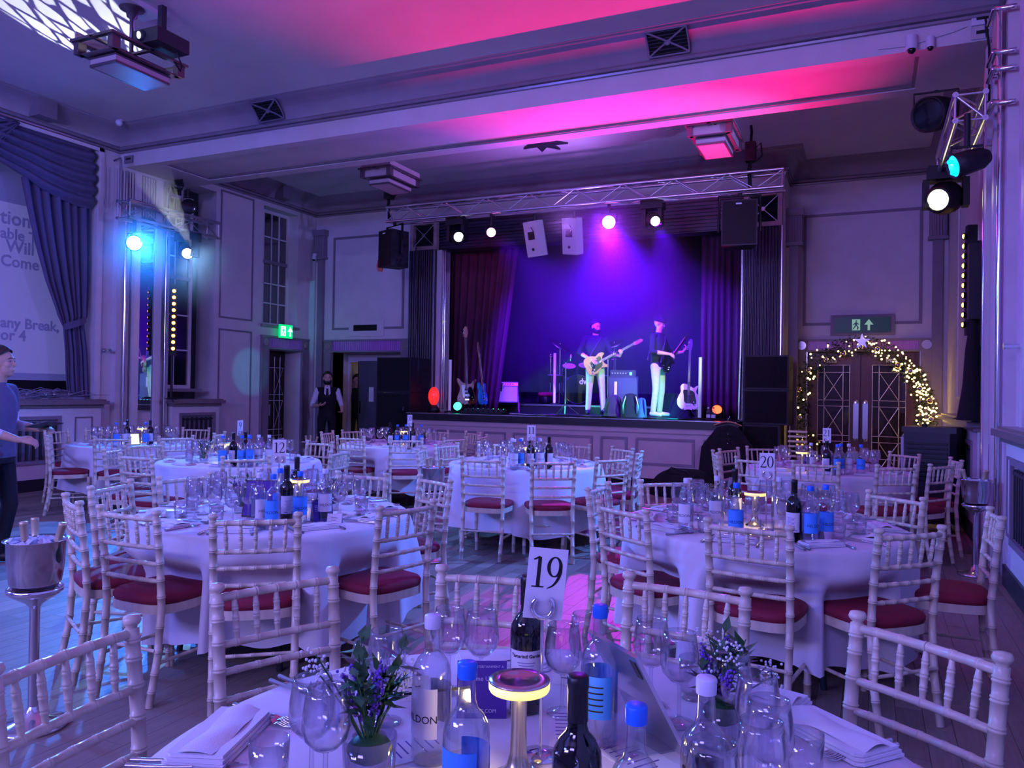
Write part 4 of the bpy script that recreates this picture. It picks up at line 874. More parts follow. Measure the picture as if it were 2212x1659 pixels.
def make_chair():
    t = thing('bamboo_chair', 'x', 'chair'); cw = 'chair_wood'
    for s in (-1, 1):
        path = [(s*.175, -.245, 0), (s*.178, -.205, .22), (s*.18, -.19, .45), (s*.182, -.205, .65), (s*.184, -.232, .868)]
        b = bamboo(path, .0175, [.07, .15, .25, .36, .50, .58, .66, .735, .80, .845], 10)
        b.lathe([(.0175, .862), (.013, .872), (.021, .880), (.023, .886), (.019, .897), (0, .9)], 10, (s*.184, -.233, 0)); b.obj('rear_post', cw, t)
        bamboo([(s*.175, .20, 0), (s*.185, .185, .42)], .0165, [.08, .17, .27, .36], 9).obj('front_leg', cw, t)
        bamboo([(s*.178, -.215, .19), (s*.181, .192, .19)], .009, [.1, .2, .3], 8).obj('side_stretcher', cw, t)
    def rail(z, y, r, sag, nm='rail'):
        bamboo([(-.184, y, z), (-.1, y-sag*.7, z), (0, y-sag, z), (.1, y-sag*.7, z), (.184, y, z)], r, [.055+k*.0645 for k in range(5)], 9).obj(nm, cw, t)
    rail(.855, -.232, .0125, .014, 'top_rail'); rail(.722, -.214, .011, .012); rail(.645, -.205, .0105, .012); rail(.565, -.197, .0105, .010)
    for k in range(5):
        x = (k-2)*.0645; sg = .012*(1-(x/.184)**2)
        bamboo([(x*1.02, -.231-sg, .85), (x*.97, -.215-sg, .725)], .0085, [.03, .062, .094], 7, taper=lambda v: .8+.32*math.sin(PI*v)).obj('spindle', cw, t)
    bamboo([(-.176, -.218, .25), (.176, -.218, .25)], .009, [.09, .17, .26], 8).obj('rear_stretcher', cw, t); bamboo([(-.178, .193, .25), (.178, .193, .25)], .009, [.09, .17, .26], 8).obj('front_stretcher', cw, t)
    def sq(hx, hy, e, n=36, wide=.0):
        r = []
        for k in range(n):
            a = 2*PI*k/n; c, s_ = math.cos(a), math.sin(a)
            x = hx*math.copysign(abs(c)**e, c); y = hy*math.copysign(abs(s_)**e, s_); r.append((x*(1+wide*y/hy), y))
        return r
    MB().prism([(x, y-.012) for x, y in sq(.198, .193, .55, wide=.02)], .405, .448, smooth=True).obj('seat_frame', cw, t)
    b = MB(); lay = [(1.0, .448), (1.035, .458), (1.04, .474), (1.0, .487), (.86, .495), (.5, .499)]; base = sq(.196, .190, .6, wide=.02); n = len(base); vs_ = []
    for f, z in lay: vs_ += [(x*f, y*f-.012, z) for x, y in base]
    vs_.append((0, -.012, .5)); fs = [(i*n+k, i*n+(k+1) % n, (i+1)*n+(k+1) % n, (i+1)*n+k) for i in range(len(lay)-1) for k in range(n)]+[((len(lay)-1)*n+k, (len(lay)-1)*n+(k+1) % n, len(vs_)-1) for k in range(n)]
    b.add(vs_, fs, 0, True).obj('seat_pad', 'seat_cloth', t); return t
CH = [('19', 3, 1441, 285, 1340), ('19', 473, 1268, 721, 1231), ('19', 945, 1226, 1200, 1243), ('19', 1356, 1241, 1609, 1277), ('19', 1852, 1330, 2153, 1417),
('12', 152, 1068, 177, 1083), ('12', 224, 1093, 336, 1105), ('12', 209, 1052, 296, 1036), ('12', 342, 1032, 443, 1023), ('12', 463, 1113, 642, 1109), ('12', 825, 1093, 927, 1083), ('12', 893, 1026, 960, 1038), ('12', 745, 1022, 827, 1024),
('9', 485, 987, 578, 985), ('20', 1287, 1054, 1309, 1044), ('20', 1334, 1081, 1435, 1101), ('20', 1531, 1119, 1706, 1137), ('20', 1899, 1145, 2026, 1137), ('20', 2143, 1101, 2149, 1113), ('20', 1875, 1060, 1992, 1077), ('20', 1400, 1037, 1474, 1037),
('11', 1004, 987, 1081, 989), ('11', 1154, 992, 1237, 993), ('11', 1297, 988, 1345, 987), ('11', 1322, 965, 1364, 969), ('11', 1371, 980, 1388, 975), ('11', 1205, 960, 1258, 960), ('11', 1049, 956, 1100, 957), ('11', 901, 970, 924, 968), ('11', 948, 961, 997, 958),
('10', 1029, 941, 1052, 939), ('10', 1004, 932, 1027, 934), ('10', 957, 946, 1008, 944), ('10', 845, 947, 910, 947), ('10', 732, 942, 784, 943), ('10', 740, 929, 788, 928), ('10', 699, 933, 719, 931), ('10', 905, 931, 953, 931),
('9', 643, 953, 704, 956), ('9', 706, 979, 756, 967), ('9', 266, 979, 326, 983), ('9', 233, 969, 266, 968), ('9', 328, 959, 390, 959),
('8', 458, 936, 487, 933), ('8', 207, 943, 278, 944), ('8', 347, 942, 413, 942), ('8', 83, 940, 131, 938), ('8', 122, 929, 167, 926), ('8', 184, 925, 217, 926), ('8', 404, 924, 442, 924),
('21', 1599, 988, 1665, 991), ('21', 1718, 996, 1807, 999), ('21', 1893, 1005, 1977, 1004), ('21', 1910, 976, 1972, 982), ('21', 2019, 1002, 2045, 1001), ('21', 2048, 988, 2078, 995), ('21', 1642, 967, 1680, 969), ('21', 1564, 969, 1604, 967), ('21', 1545, 973, 1553, 978)]
TC = {'19': (-.55, 1.35), '12': (-3.11, 3.56), '20': (-.54, 4.58), '11': (-3.12, 7.2), '9': (-5.58, 5.87), '21': (-.37, 8.36), '8': (-8.25, 6.9), '10': (-5.6, 8.75)}
TN = {'19': 'table nineteen', '12': 'table twelve', '20': 'table twenty', '11': 'table eleven', '9': 'table nine', '21': 'table twenty-one', '10': 'table ten', '8': 'the lit-tablet table'}
SIDES = ['chrome-column wall', 'garlanded double doors', 'band', 'open doorway', 'curtained screen', 'far rear corner', 'rear of the hall', 'right-hand radiators']
def side_of(dx, dy): return SIDES[int(((math.degrees(math.atan2(dy, dx))+382.5) % 360)//45)]
ch0 = make_chair(); first = True; PLACED = []
for (tn, xa, ya, xb, yb) in CH:
    A = atz(xa, ya, .89); B = atz(xb, yb, .89); m = (A+B)/2; to = math.atan2(TC[tn][1]-m.y, TC[tn][0]-m.x)
    an = math.atan2(B.y-A.y, B.x-A.x)+PI/2
    while an-to > PI/2: an -= PI
    while to-an > PI/2: an += PI
    ang = an if (tn in ('19', '12', '20') and (B-A).length > .3) else to+max(-.5, min(.5, (an-to)*.35))
    d = Vector((math.cos(ang), math.sin(ang), 0)); loc = Vector((m.x, m.y, 0))+.222*d
    mind = .92 if tn in ('19', '12', '20') else 1.0 if tn not in ('8', '10') else .95
    v = Vector((m.x-TC[tn][0], m.y-TC[tn][1], 0))
    if v.length < mind: v = v.normalized()*mind; loc = Vector((*TC[tn], 0))+v+.235*d
    PLACED.append([tn, loc, ang])
for _ in range(25):
    for i in range(len(PLACED)):
        for j in range(i):
            d = PLACED[i][1]-PLACED[j][1]
            if 0 < d.length < .44: d = d.normalized()*(.44-d.length)*.5; PLACED[i][1] = PLACED[i][1]+d; PLACED[j][1] = PLACED[j][1]-d
for tn, loc, ang in PLACED:
    o = ch0 if first else dup(ch0); first = False
    o.location = loc; o.rotation_euler = (0, 0, ang-PI/2)
    o['label'] = f'bamboo chair at {TN[tn]}, on the side towards the {side_of(loc.x-TC[tn][0], loc.y-TC[tn][1])}'; o['group'] = f'chairs around {TN[tn]}'
# ================================================================ tables and cloths
RT = .765
def table(tn, hem, seed):
    x, y = TC[tn]; rnd = random.Random(seed)
    t = thing('banquet_table', f'round folding table under the white cloth of {TN[tn]}', 'table', (x, y, 0)); MB().lathe([(0, .715), (RT-.03, .715), (RT-.03, .74), (0, .74)], 40).obj('tabletop', 'maple', t)
    for k in range(4): a = PI/4+k*PI/2; MB().cyl((.5*math.cos(a), .5*math.sin(a), 0), (.42*math.cos(a), .42*math.sin(a), .715), .016, n=8).obj('leg', 'dark_grey', t)
    rot = rnd.uniform(0, 6); press = []
    for (t2_, l_, a_) in PLACED:
        if t2_ == tn: dv = l_-Vector((x, y, 0)); press.append((math.atan2(dv.y, dv.x), dv.length-.115))
    ks = [(rnd.choice((7, 8, 9)), rnd.uniform(0, 6), .55), (rnd.choice((12, 13, 14)), rnd.uniform(0, 6), .3), (5, rnd.uniform(0, 6), .35)]
    N = 168; rows = [(0, 0), (.3, 0), (.6, 0), (.94, 0), (.985, .004), (1.0, .016)]; vs_ = [(0, 0, .75)]; NR = 0; prof = []
    for f, dz in rows[1:]: prof.append((f*RT, .75-dz, 0))
    for k in range(1, 19): prof.append((RT, None, k/18))
    for (r, z, v) in prof:
        for i in range(N):
            a = 2*PI*i/N; w = sum(am*math.cos(k*a+ph+.35*math.sin(2*a+ph)) for k, ph, am in ks); sharp = math.copysign(abs(w)**.8, w)
            if z is not None: vs_.append((r*math.cos(a), r*math.sin(a), z))
            else:
                hz = hem+.03*math.cos(4*a+seed)+.025*w; rr = RT+.035*v+(.085*v**.65)*sharp*(.9)+.02*v
                zz = .734+(hz-.734)*v
                for (pa_, pr_) in press:
                    da = (a+rot-pa_+PI) % (2*PI)-PI; k_ = max(0, 1-max(0, abs(da)*pr_-.15)/.06); k_ = k_*k_*(3-2*k_); h_ = min(1, max(0, (.62-zz)/.10))
                    if k_ > 0: rr = rr+(min(rr, pr_+.01*w)-rr)*k_*h_
                vs_.append((rr*math.cos(a), rr*math.sin(a), zz))
    fs = [(0, 1+i, 1+(i+1) % N) for i in range(N)]+[(1+j*N+i, 1+(j+1)*N+i, 1+(j+1)*N+(i+1) % N, 1+j*N+(i+1) % N) for j in range(len(prof)-1) for i in range(N)]
    o = MB().add(vs_, fs, 0, True).obj('tablecloth', 'cloth'); o.location = (x, y, 0); o.rotation_euler = (0, 0, rot); tag(o, f'white tablecloth hanging in folds over {TN[tn]}', 'tablecloth')
for k, (tn, hem) in enumerate((('19', .14), ('12', .17), ('20', .16), ('11', .17), ('9', .2), ('21', .18), ('8', .2), ('10', .2))): table(tn, hem, 20+k)
TZ = .7505
# ================================================================ tableware prototypes
def wine_glass(H_, R_, rim):
    p = [(.0, .002), (.034, .003), (.035, .005), (.012, .010), (.0045, .02), (.0042, H_*.42), (.008, H_*.445), (.022, H_*.48), (R_*.88, H_*.56), (R_, H_*.66), (R_*.97, H_*.78), (rim*1.08, H_*.92), (rim, H_), (rim-.0012, H_), (rim*1.04, H_*.92), (R_*.94, H_*.78), (R_*.965, H_*.66), (R_*.84, H_*.565), (.02, H_*.49), (0, H_*.47)]
    return MB().lathe(p, 22)
PROTO = {}
def proto(key, fn): PROTO[key] = fn(); return PROTO[key]
def place(key, x, y, rz=0, label=None, group=None, z=TZ, cat=None, s=1):
    pr_, used = PROTO[key]
    if used[0]: o = dup(pr_)
    else: o = pr_; used[0] = True
    o.location = (x, y, z); o.rotation_euler = (0, 0, rz)
    if s != 1: o.scale = (s, s, s)
    o['label'] = label
    if group: o['group'] = group
    elif 'group' in o: del o['group']
    return o
def P_(key, root): PROTO[key] = (root, [False])
gl = thing('wine_glass', 'x', 'wine glass'); b = MB()
H_, R_, rim = .20, .042, .034
MB().lathe([(R_*.2, H_*.448), (.022, H_*.48), (R_*.88, H_*.56), (R_, H_*.66), (R_*.97, H_*.78), (rim*1.08, H_*.92), (rim, H_), (rim-.0014, H_), (rim*1.04, H_*.92), (R_*.94, H_*.78), (R_*.965, H_*.66), (R_*.84, H_*.565), (.02, H_*.49), (0, H_*.47)], 24).obj('bowl', 'glass', gl)
MB().lathe([(.0045, .02), (.0042, H_*.42), (.0084, H_*.448)], 10).obj('stem', 'glass', gl); MB().lathe([(0, .0), (.034, .001), (.035, .004), (.012, .010), (.0045, .02)], 22).obj('foot', 'glass', gl); P_('wine_glass', gl)
tb = thing('tumbler', 'x', 'tumbler'); MB().lathe([(.031, .006), (.034, .04), (.036, .095), (.0345, .095), (.0325, .04), (.029, .014), (0, .012)], 22).obj('wall', 'glass', tb); MB().lathe([(0, 0), (.030, 0), (.031, .006), (0, .008)], 22).obj('base', 'glass', tb); P_('tumbler', tb)
def bend(me, r, a0=0):
    for v in me.vertices:
        a = a0+v.co.x/r; x = (r+v.co.z)*math.sin(a); y = -(r+v.co.z)*math.cos(a); v.co = (x, y, v.co.y)
    return me
def arc_label(r, a0, a1, z0, z1, mat, name, parent, n=16):
    return MB().grid(lambda u, v: (r*math.sin(a0+(a1-a0)*u), -r*math.cos(a0+(a1-a0)*u), z0+(z1-z0)*v), n, 1).obj(name, mat, parent)
def water_bottle(key, cap, lab, text):
    t = thing('water_bottle', 'x', 'water bottle')
    MB().lathe([(0, .002), (.034, .002), (.038, .008), (.038, .165), (.036, .182), (.028, .198), (.018, .208), (.0145, .222), (.0135, .262), (.0135, .27)], 24).obj('glass_body', 'bottle_glass', t)
    MB().lathe([(0, .006), (.035, .008), (.0355, .16), (.034, .178), (.026, .194), (.014, .21), (0, .21)], 20).obj('water', 'water', t)
    MB().lathe([(.0155, .256), (.016, .262), (.016, .278), (.0145, .281), (0, .281)], 18).obj('cap', cap, t)
    l = arc_label(.0385, -1.2, 1.2, .055, .15, lab, 'front_label', t); arc_label(.0385, 2.2, 4.1, .06, .145, lab, 'rear_label', t)
    me = bend(text_mesh(text, .02, 'ink', extrude=.0001), .0387); link('lettering', me, l, (0, 0, .085), (0, 0, -.75))
    b = MB(); 
    for k in range(5): b.grid(lambda u, v: (.0388*math.sin(2.6+1.0*u), -.0388*math.cos(2.6+1.0*u), .075+k*.012+.003*v), 8, 1)
    b.obj('small_print', 'ink', l); P_(key, t); return t
water_bottle('water_blue', 'blue_cap', 'blue_label', 'HILDON'); water_bottle('water_white', 'white_cap', 'white_label', 'HILDON'); water_bottle('water_dark', 'white_cap', 'dark_label', 'still')
def wine_bottle(key, txt):
    t = thing('wine_bottle', 'x', 'wine bottle')
    MB().lathe([(0, .006), (.030, .002), (.0365, .008), (.037, .175), (.035, .195), (.026, .212), (.017, .222), (.0145, .232), (.0142, .30), (0, .30)], 24).obj('glass_body', 'wine_dark', t)
    MB().lathe([(.0155, .238), (.0155, .285), (.0162, .286), (.0162, .302), (.014, .304), (0, .304)], 18).obj('capsule', 'wine_cap', t)
    l = arc_label(.0374, -1.15, 1.15, .05, .145, 'white_label', 'front_label', t); arc_label(.0374, 2.1, 4.2, .05, .145, 'white_label', 'rear_label', t)
    if txt:
        link('lettering', bend(text_mesh(txt, .0105, 'ink', extrude=.0001, bold=.0003, align='CENTER'), .0376), l, (0, 0, .130), (0, 0, 0))
    b = MB()
    for k in range(9):
        w = .55-.08*(k % 3); b.grid(lambda u, v: (.0376*math.sin(-w+2*w*u), -.0376*math.cos(-w+2*w*u), .118-k*.0062+.0022*v), 8, 1)
    for a_ in (-.6, .35): b.grid(lambda u, v: (.0376*math.sin(a_+.45*u), -.0376*math.cos(a_+.45*u), .056+.006*v), 6, 1)
    b.obj('small_print', 'faint_ink', l); P_(key, t); return t
wine_bottle('wine_named', 'Tamarind Garden'); wine_bottle('wine', '')
def sparkling(key):
    t = thing('chilled_bottle', 'x', 'wine bottle'); MB().lathe([(0, 0), (.036, .004), (.037, .15), (.03, .185), (.016, .215), (.0145, .23), (.014, .298), (0, .298)], 18).obj('glass_body', 'green_glass', t); MB().lathe([(.0175, .20), (.0152, .222), (.0155, .29), (.0165, .291), (.0165, .303), (0, .305)], 16).obj('foil', 'foil_gold', t); P_(key, t)
sparkling('chilled_bottle')
nk = thing('napkin', 'x', 'napkin'); b = MB()
for k, (w, d) in enumerate(((.105, .055), (.102, .052), (.098, .049))):
    z = .002+k*.006; b.prism([(-w, -d), (w-.008, -d), (w, -d+.01), (w-.003*k, d), (-w+.01, d), (-w, d-.012)], z, z+.0052)
b.obj('folds', 'napkin', nk); MB().grid(lambda u, v: (-.095+.19*u, -.03+.06*v+.004*math.sin(u*3), .0205+.006*math.sin(v*PI)+.002*math.sin(u*9+v*4)), 16, 8).obj('top_fold', 'napkin', nk); P_('napkin', nk)
def cutlery(key, kind):
    t = thing(kind, 'x', kind)
    h = MB().tube([(0, -.10, .004), (0, -.06, .0045), (0, 0, .007), (0, .03, .010)], [.006, .0052, .003, .0026], 8); h.obj('handle', 'steel', t)
    b = MB()
    if kind == 'fork':
        b.grid(lambda u, v: ((-.011+.022*u)*(.35+.65*min(1, v*1.6)), .03+.025*v, .010-.004*math.sin(v*PI)), 6, 6)
        for k in range(4): b.tube([(-.0085+k*.0057, .055, .009), (-.0085+k*.0057, .075, .006), (-.008+k*.0053, .092, .009)], [.0018, .0017, .001], 5)
    elif kind == 'spoon': b.grid(lambda u, v: ((-.019+.038*u)*math.sin(PI*(.08+.9*v))**.7, .03+.06*v, .009-.007*math.sin(PI*v)*math.sin(PI*u)), 8, 10)
    else: b.prism([(-.004, .02), (.006, .02), (.010, .06), (.007, .10), (0, .118), (-.004, .1)], .006, .008)
    b.obj('head' if kind != 'knife' else 'blade', 'steel', t); P_(key, t)
for k in ('fork', 'knife', 'spoon'): cutlery(k, k)
def flowers(key, pot, seed, hsc=1.0):
    rnd = random.Random(seed); t = thing('flower_pot', 'x', 'flower pot')
    MB().lathe([(0, 0), (.034, 0), (.036, .01), (.04, .075), (.038, .075), (.034, .012), (0, .01)], 18).obj('pot', pot, t); MB().ball((0, 0, .055), .034, 10, sc=(1, 1, .6)).obj('greenery', 'leaf', t)
    for k in range(18):
        a = rnd.uniform(0, 2*PI); r = rnd.uniform(.02, .085); h = rnd.uniform(.10, .20)*hsc; tip = Vector((r*math.cos(a), r*math.sin(a), .06+h)); kind = k % 3
        MB().tube([(0, 0, .05), tip*.55+Vector((0, 0, .03)), tip], [.0018, .0015, .001], 5).obj('stem', 'leaf', t)
        b = MB()
        if kind == 0:
            for q in range(54):
                f = .45+.55*q/54; c = Vector((0, 0, .05)).lerp(tip, f)+Vector((rnd.uniform(-1, 1), rnd.uniform(-1, 1), rnd.uniform(-1, 1)))*.006; b.ball(c, .0025, 5)
            b.obj('lavender_spike', 'lavender', t)
        elif kind == 1:
            for q in range(14):
                f = .4+.6*q/14; c = Vector((0, 0, .05)).lerp(tip, f); d = Vector((rnd.uniform(-1, 1), rnd.uniform(-1, 1), rnd.uniform(-.2, .8))).normalized(); s_ = d.cross(Vector((0, 0, 1))).normalized()*.006
                b.add([c, c+d*.016+s_*1.4, c+d*.038, c+d*.016-s_*1.4], [(0, 1, 2, 3)])
            b.obj('leaf_sprig', 'leaf', t)
        else:
            for q in range(30): b.ball(tip+Vector((rnd.uniform(-1, 1), rnd.uniform(-1, 1), rnd.uniform(-1.6, .6)))*.018, .0025, 5)
            b.obj('blossom', 'white_flower', t)
    P_(key, t)
flowers('flowers_clear', 'clear_plastic', 3, .75); flowers('flowers_purple', 'purple_pot', 5, .7); flowers('flowers_b', 'clear_plastic', 9, .65)
lp = thing('table_lamp', 'x', 'table lamp')
MB().lathe([(0, 0), (.050, 0), (.050, .004), (.034, .012), (.022, .026), (.016, .05), (.0145, .10), (.0155, .155), (.02, .166)], 26).obj('stem', 'lamp_gold', lp); MB().lathe([(.02, .164), (.055, .165), (.057, .169), (.057, .180), (.052, .182)], 32).obj('light_ring', 'lamp_glow', lp)
MB().lathe([(.052, .181), (.057, .182), (.0565, .185), (.034, .1868), (.033, .1855), (0, .186)], 32).obj('cap', 'lamp_cap', lp); P_('table_lamp', lp)
# ---------------------------------------------------------------- table number signs, serif figures drawn as outlines
def ribbon(b, pts, z):
    pts = [(Vector((x, y)), w) for x, y, w in pts]; fine = []
    n = len(pts)
    for i in range(n-1):
        p0 = pts[max(0, i-1)][0]; p1, w1 = pts[i]; p2, w2 = pts[i+1]; p3 = pts[min(n-1, i+2)][0]
        for k in range(6):
            t = k/6; q = .5*((2*p1)+(-p0+p2)*t+(2*p0-5*p1+4*p2-p3)*t*t+(-p0+3*p1-3*p2+p3)*t**3); fine.append((q, w1+(w2-w1)*t))
    fine.append(pts[-1]); vs_ = []
    for i, (p, w) in enumerate(fine):
        d = (fine[min(i+1, len(fine)-1)][0]-fine[max(i-1, 0)][0]).normalized(); nn = Vector((-d.y, d.x))*w/2; vs_ += [(p.x+nn.x, p.y+nn.y, z), (p.x-nn.x, p.y-nn.y, z)]
    b.add(vs_, [(2*i, 2*i+1, 2*i+3, 2*i+2) for i in range(len(fine)-1)])
def ellring(b, cx, cy_, a, bb, ai, bi, z, n=28):
    vs_ = []
    for k in range(n): t = 2*PI*k/n; vs_ += [(cx+a*math.cos(t), cy_+bb*math.sin(t), z), (cx+ai*math.cos(t), cy_+bi*math.sin(t), z)]
    b.add(vs_, [(2*k, (2*k+2) % (2*n), (2*k+3) % (2*n), 2*k+1) for k in range(n)])
def figure(b, ch, z=0):
    q = MB()
    if ch == '1': ribbon(q, [(.26, .03, .12), (.26, .5, .12), (.26, .97, .12)], z); ribbon(q, [(.06, .88, .03), (.14, .91, .06), (.26, .985, .05)], z); ribbon(q, [(.06, .02, .04), (.26, .02, .05), (.46, .02, .04)], z)
    elif ch == '0': ellring(q, .28, .5, .27, .51, .155, .465, z)
    elif ch == '2': ribbon(q, [(.05, .74, .03), (.09, .88, .05), (.24, .97, .06), (.39, .88, .10), (.42, .70, .11), (.35, .5, .09), (.2, .27, .06), (.06, .06, .05)], z); ribbon(q, [(.04, .045, .09), (.28, .045, .09), (.46, .05, .09), (.53, .16, .03)], z)
    elif ch == '9': ellring(q, .26, .68, .25, .33, .135, .285, z); ribbon(q, [(.455, .70, .10), (.45, .50, .11), (.38, .27, .09), (.24, .08, .06), (.06, -.02, .025)], z)
    return q
def number_sign(tn, base, rz, tilt=0):
    t = thing('table_number', f'white number card on a chrome clip stand marking {TN[tn]}', 'table number', (base.x, base.y, TZ), rz)
    MB().lathe([(0, 0), (.04, 0), (.04, .003), (.01, .008), (0, .008)], 24).obj('base', 'chrome', t); MB().cyl((0, 0, .006), (0, .002, .27), .0034, n=8).obj('rod', 'chrome', t)
    R_ = .021; cp = []
    for k in range(17): a = math.radians(-90-140+k*280/16); cp.append((R_*math.cos(a), -.003, .293+R_*math.sin(a)))
    MB().tube(cp, [.005]*17, 8).obj('clip', 'chrome', t)
    c = thing_part = MB().box(-.039, .039, -.0008, .0008, 0, .14).obj('card', 'paper', t); c.location = (0, .004, .268); c.rotation_euler = (0, math.radians(tilt), 0)
    wid = {'1': .50, '0': .56, '2': .56, '9': .54}; tot = sum(wid[k] for k in tn); hgt = .062; x = -tot*hgt/2
    for k in tn:
        q = figure(None, k); vs_ = [(x+v[0]*hgt, -.0012, .062+v[1]*hgt) for v in q.v]; b = MB().add(vs_, q.f); b.obj('figure', 'ink', c); x += wid[k]*hgt
    return t
def facing(p): return math.atan2(-p.y, -p.x)+PI/2
SG = {'19': atz(1167, 1632, .75)}
for k, (x, y) in {'12': (604, 950), '20': (1657, 979), '21': (1786, 925), '11': (1148, 919), '10': (886, 896), '9': (520, 908)}.items(): SG[k] = atz(x, y, 1.158)
for k, p in SG.items(): number_sign(k, p, facing(p)+{'19': .12, '9': .9, '10': .75, '21': -.3, '12': .05}.get(k, .0), {'19': 5}.get(k, 0))
# ---------------------------------------------------------------- tent cards, place cards, tablets
def tent(label, p, rz, lines=()):
    t = thing('promo_card', label, 'tent card', (p.x, p.y, TZ), rz); M4 = Euler((math.radians(14), 0, 0)).to_matrix().to_4x4(); M5 = Euler((math.radians(-14), 0, 0)).to_matrix().to_4x4()
    f = MB().box(-.055, .055, -.0008, .0008, 0, .12, M4=Matrix.Translation((0, -.03, 0)) @ Euler((math.radians(-14), 0, 0)).to_matrix().to_4x4()).obj('front_leaf', 'purple_print', t)
    MB().box(-.055, .055, -.0008, .0008, 0, .12, M4=Matrix.Translation((0, .03, 0)) @ Euler((math.radians(14), 0, 0)).to_matrix().to_4x4()).obj('rear_leaf', 'paper', t)
    MM = Matrix.Translation((0, -.03, 0)) @ Euler((math.radians(-14), 0, 0)).to_matrix().to_4x4()
    for (s_, z, sz) in lines:
        o = link('lettering', text_mesh(s_, sz, 'pale_print', extrude=.0001, align='CENTER'), f); o.matrix_local = MM @ Matrix.Translation((0, -.0015, z)) @ Euler((PI/2, 0, 0)).to_matrix().to_4x4()
    b = MB()
    for k in range(4): b.box(-.045, .045-.02*(k % 2), -.0014, -.001, .085-k*.009, .087-k*.009, M4=MM)
    if not lines: b.obj('print', 'pale_print', f)
    MB().box(-.02, .02, -.0014, -.001, .015, .05, M4=MM).obj('picture', 'dark_label', f) if not lines else None
    return t
pc = thing('place_card', 'x', 'place card'); MB().box(-.04, .04, -.0006, .0006, 0, .05, M4=Matrix.Translation((0, -.015, 0)) @ Euler((math.radians(-16), 0, 0)).to_matrix().to_4x4()).obj('front_leaf', 'paper', pc); MB().box(-.04, .04, -.0006, .0006, 0, .05, M4=Matrix.Translation((0, .015, 0)) @ Euler((math.radians(16), 0, 0)).to_matrix().to_4x4()).obj('rear_leaf', 'paper', pc)
b = MB(); MM = Matrix.Translation((0, -.015, 0)) @ Euler((math.radians(-16), 0, 0)).to_matrix().to_4x4()
for k in range(2): b.box(-.018, .018-.008*k, -.0012, -.0008, .028-k*.012, .030-k*.012, M4=MM)
b.obj('print', 'ink', pc); P_('place_card', pc)
ml = thing('menu_card', 'x', 'menu'); MB().box(-.05, .05, -.10, .10, 0, .0012).obj('sheet', 'paper', ml); b = MB()
for k in range(9): b.box(-.035, .03-.01*(k % 3), -.08+k*.018, -.077+k*.018, .0012, .0016)
b.obj('print', 'purple_print', ml); P_('menu_card', ml)
cr = thing('salt_shaker', 'x', 'salt shaker'); MB().lathe([(0, 0), (.018, 0), (.019, .004), (.015, .05), (.013, .055)], 12).obj('jar', 'glass', cr); MB().lathe([(.0135, .053), (.0145, .057), (.011, .066), (0, .068)], 12).obj('lid', 'salt_metal', cr); P_('salt_shaker', cr)
# ================================================================ laying the tables
def lab(kind, tn): return {'wine_glass': f'empty stemmed wine glass on {TN[tn]}', 'tumbler': f'clear water tumbler on {TN[tn]}', 'napkin': f'folded white napkin laid at a place on {TN[tn]}', 'fork': f'steel fork beside a napkin on {TN[tn]}', 'knife': f'steel knife beside a napkin on {TN[tn]}', 'spoon': f'steel dessert spoon lying on {TN[tn]}',
    'water_blue': f'blue-capped water bottle with blue label on {TN[tn]}', 'water_white': f'clear-capped water bottle with pale label on {TN[tn]}', 'water_dark': f'clear-capped water bottle with dark label on {TN[tn]}', 'wine': f'dark red wine bottle with white label on {TN[tn]}', 'wine_named': f'dark wine bottle with a white printed label behind the nineteen card',
    'place_card': f'small white name card standing on {TN[tn]}', 'menu_card': f'printed menu lying on {TN[tn]}', 'salt_shaker': f'small glass salt shaker on {TN[tn]}', 'table_lamp': f'gold cordless lamp with glowing yellow ring on {TN[tn]}', 'flowers_clear': f'lavender and leaf posy in a clear pot on {TN[tn]}', 'flowers_purple': f'lavender posy in a purple pot on {TN[tn]}', 'flowers_b': f'white blossom and lavender posy in a clear pot on {TN[tn]}'}[kind]
GRP = {'wine_glass': 'wine glasses', 'tumbler': 'tumblers', 'napkin': 'napkins', 'fork': 'forks', 'knife': 'knives', 'spoon': 'spoons', 'water_blue': 'blue water bottles', 'water_white': 'pale water bottles', 'wine': 'wine bottles', 'place_card': 'name cards', 'menu_card': 'menus', 'salt_shaker': 'salt shakers', 'flowers_b': 'posies', 'flowers_clear': 'posies'}
def put(kind, tn, x, y, rz=0, s=1): return place(kind, x, y, rz, lab(kind, tn), f'{GRP[kind]} on {TN[tn]}' if kind in GRP else None, s=s)
TAKEN = {}
def clear(tn, x, y, r):
    for (a, b_, q) in TAKEN.setdefault(tn, []):
        if math.hypot(a-x, b_-y) < r+q: return False
    TAKEN[tn].append((x, y, r)); return True
def key_items(tn, items):
    for kind, px, py, h in items:
        p = atz(px, py, TZ+h); cx, cy_ = TC[tn]; v = Vector((p.x-cx, p.y-cy_)); 
        if v.length > .60: v = v.normalized()*.60
        x, y = cx+v.x, cy_+v.y
        for _ in range(12):
            if all(math.hypot(a-x, b_-y) > q+.04 for a, b_, q in TAKEN.setdefault(tn, [])): break
            x += random.uniform(-.05, .05); y += random.uniform(-.05, .05)
        TAKEN[tn].append((x, y, .04)); put(kind, tn, x, y, facing(Vector((x, y, 0)))+random.uniform(-.9, .9) if kind != 'wine_named' else facing(Vector((x, y, 0)))-.05)
WB, WW = .281, .281
for tn in SG: TAKEN.setdefault(tn, []).append((SG[tn].x, SG[tn].y, .02))
key_items('12', [('table_lamp', 647, 1034, .186), ('wine', 620, 1005, .304), ('wine', 642, 987, .304), ('water_blue', 591, 1024, WB), ('water_blue', 649, 1018, WB), ('water_white', 565, 1022, WB), ('water_blue', 640, 1012, WB), ('water_white', 703, 1013, WB), ('flowers_clear', 520, 1085, .06), ('flowers_b', 718, 1080, .06)])
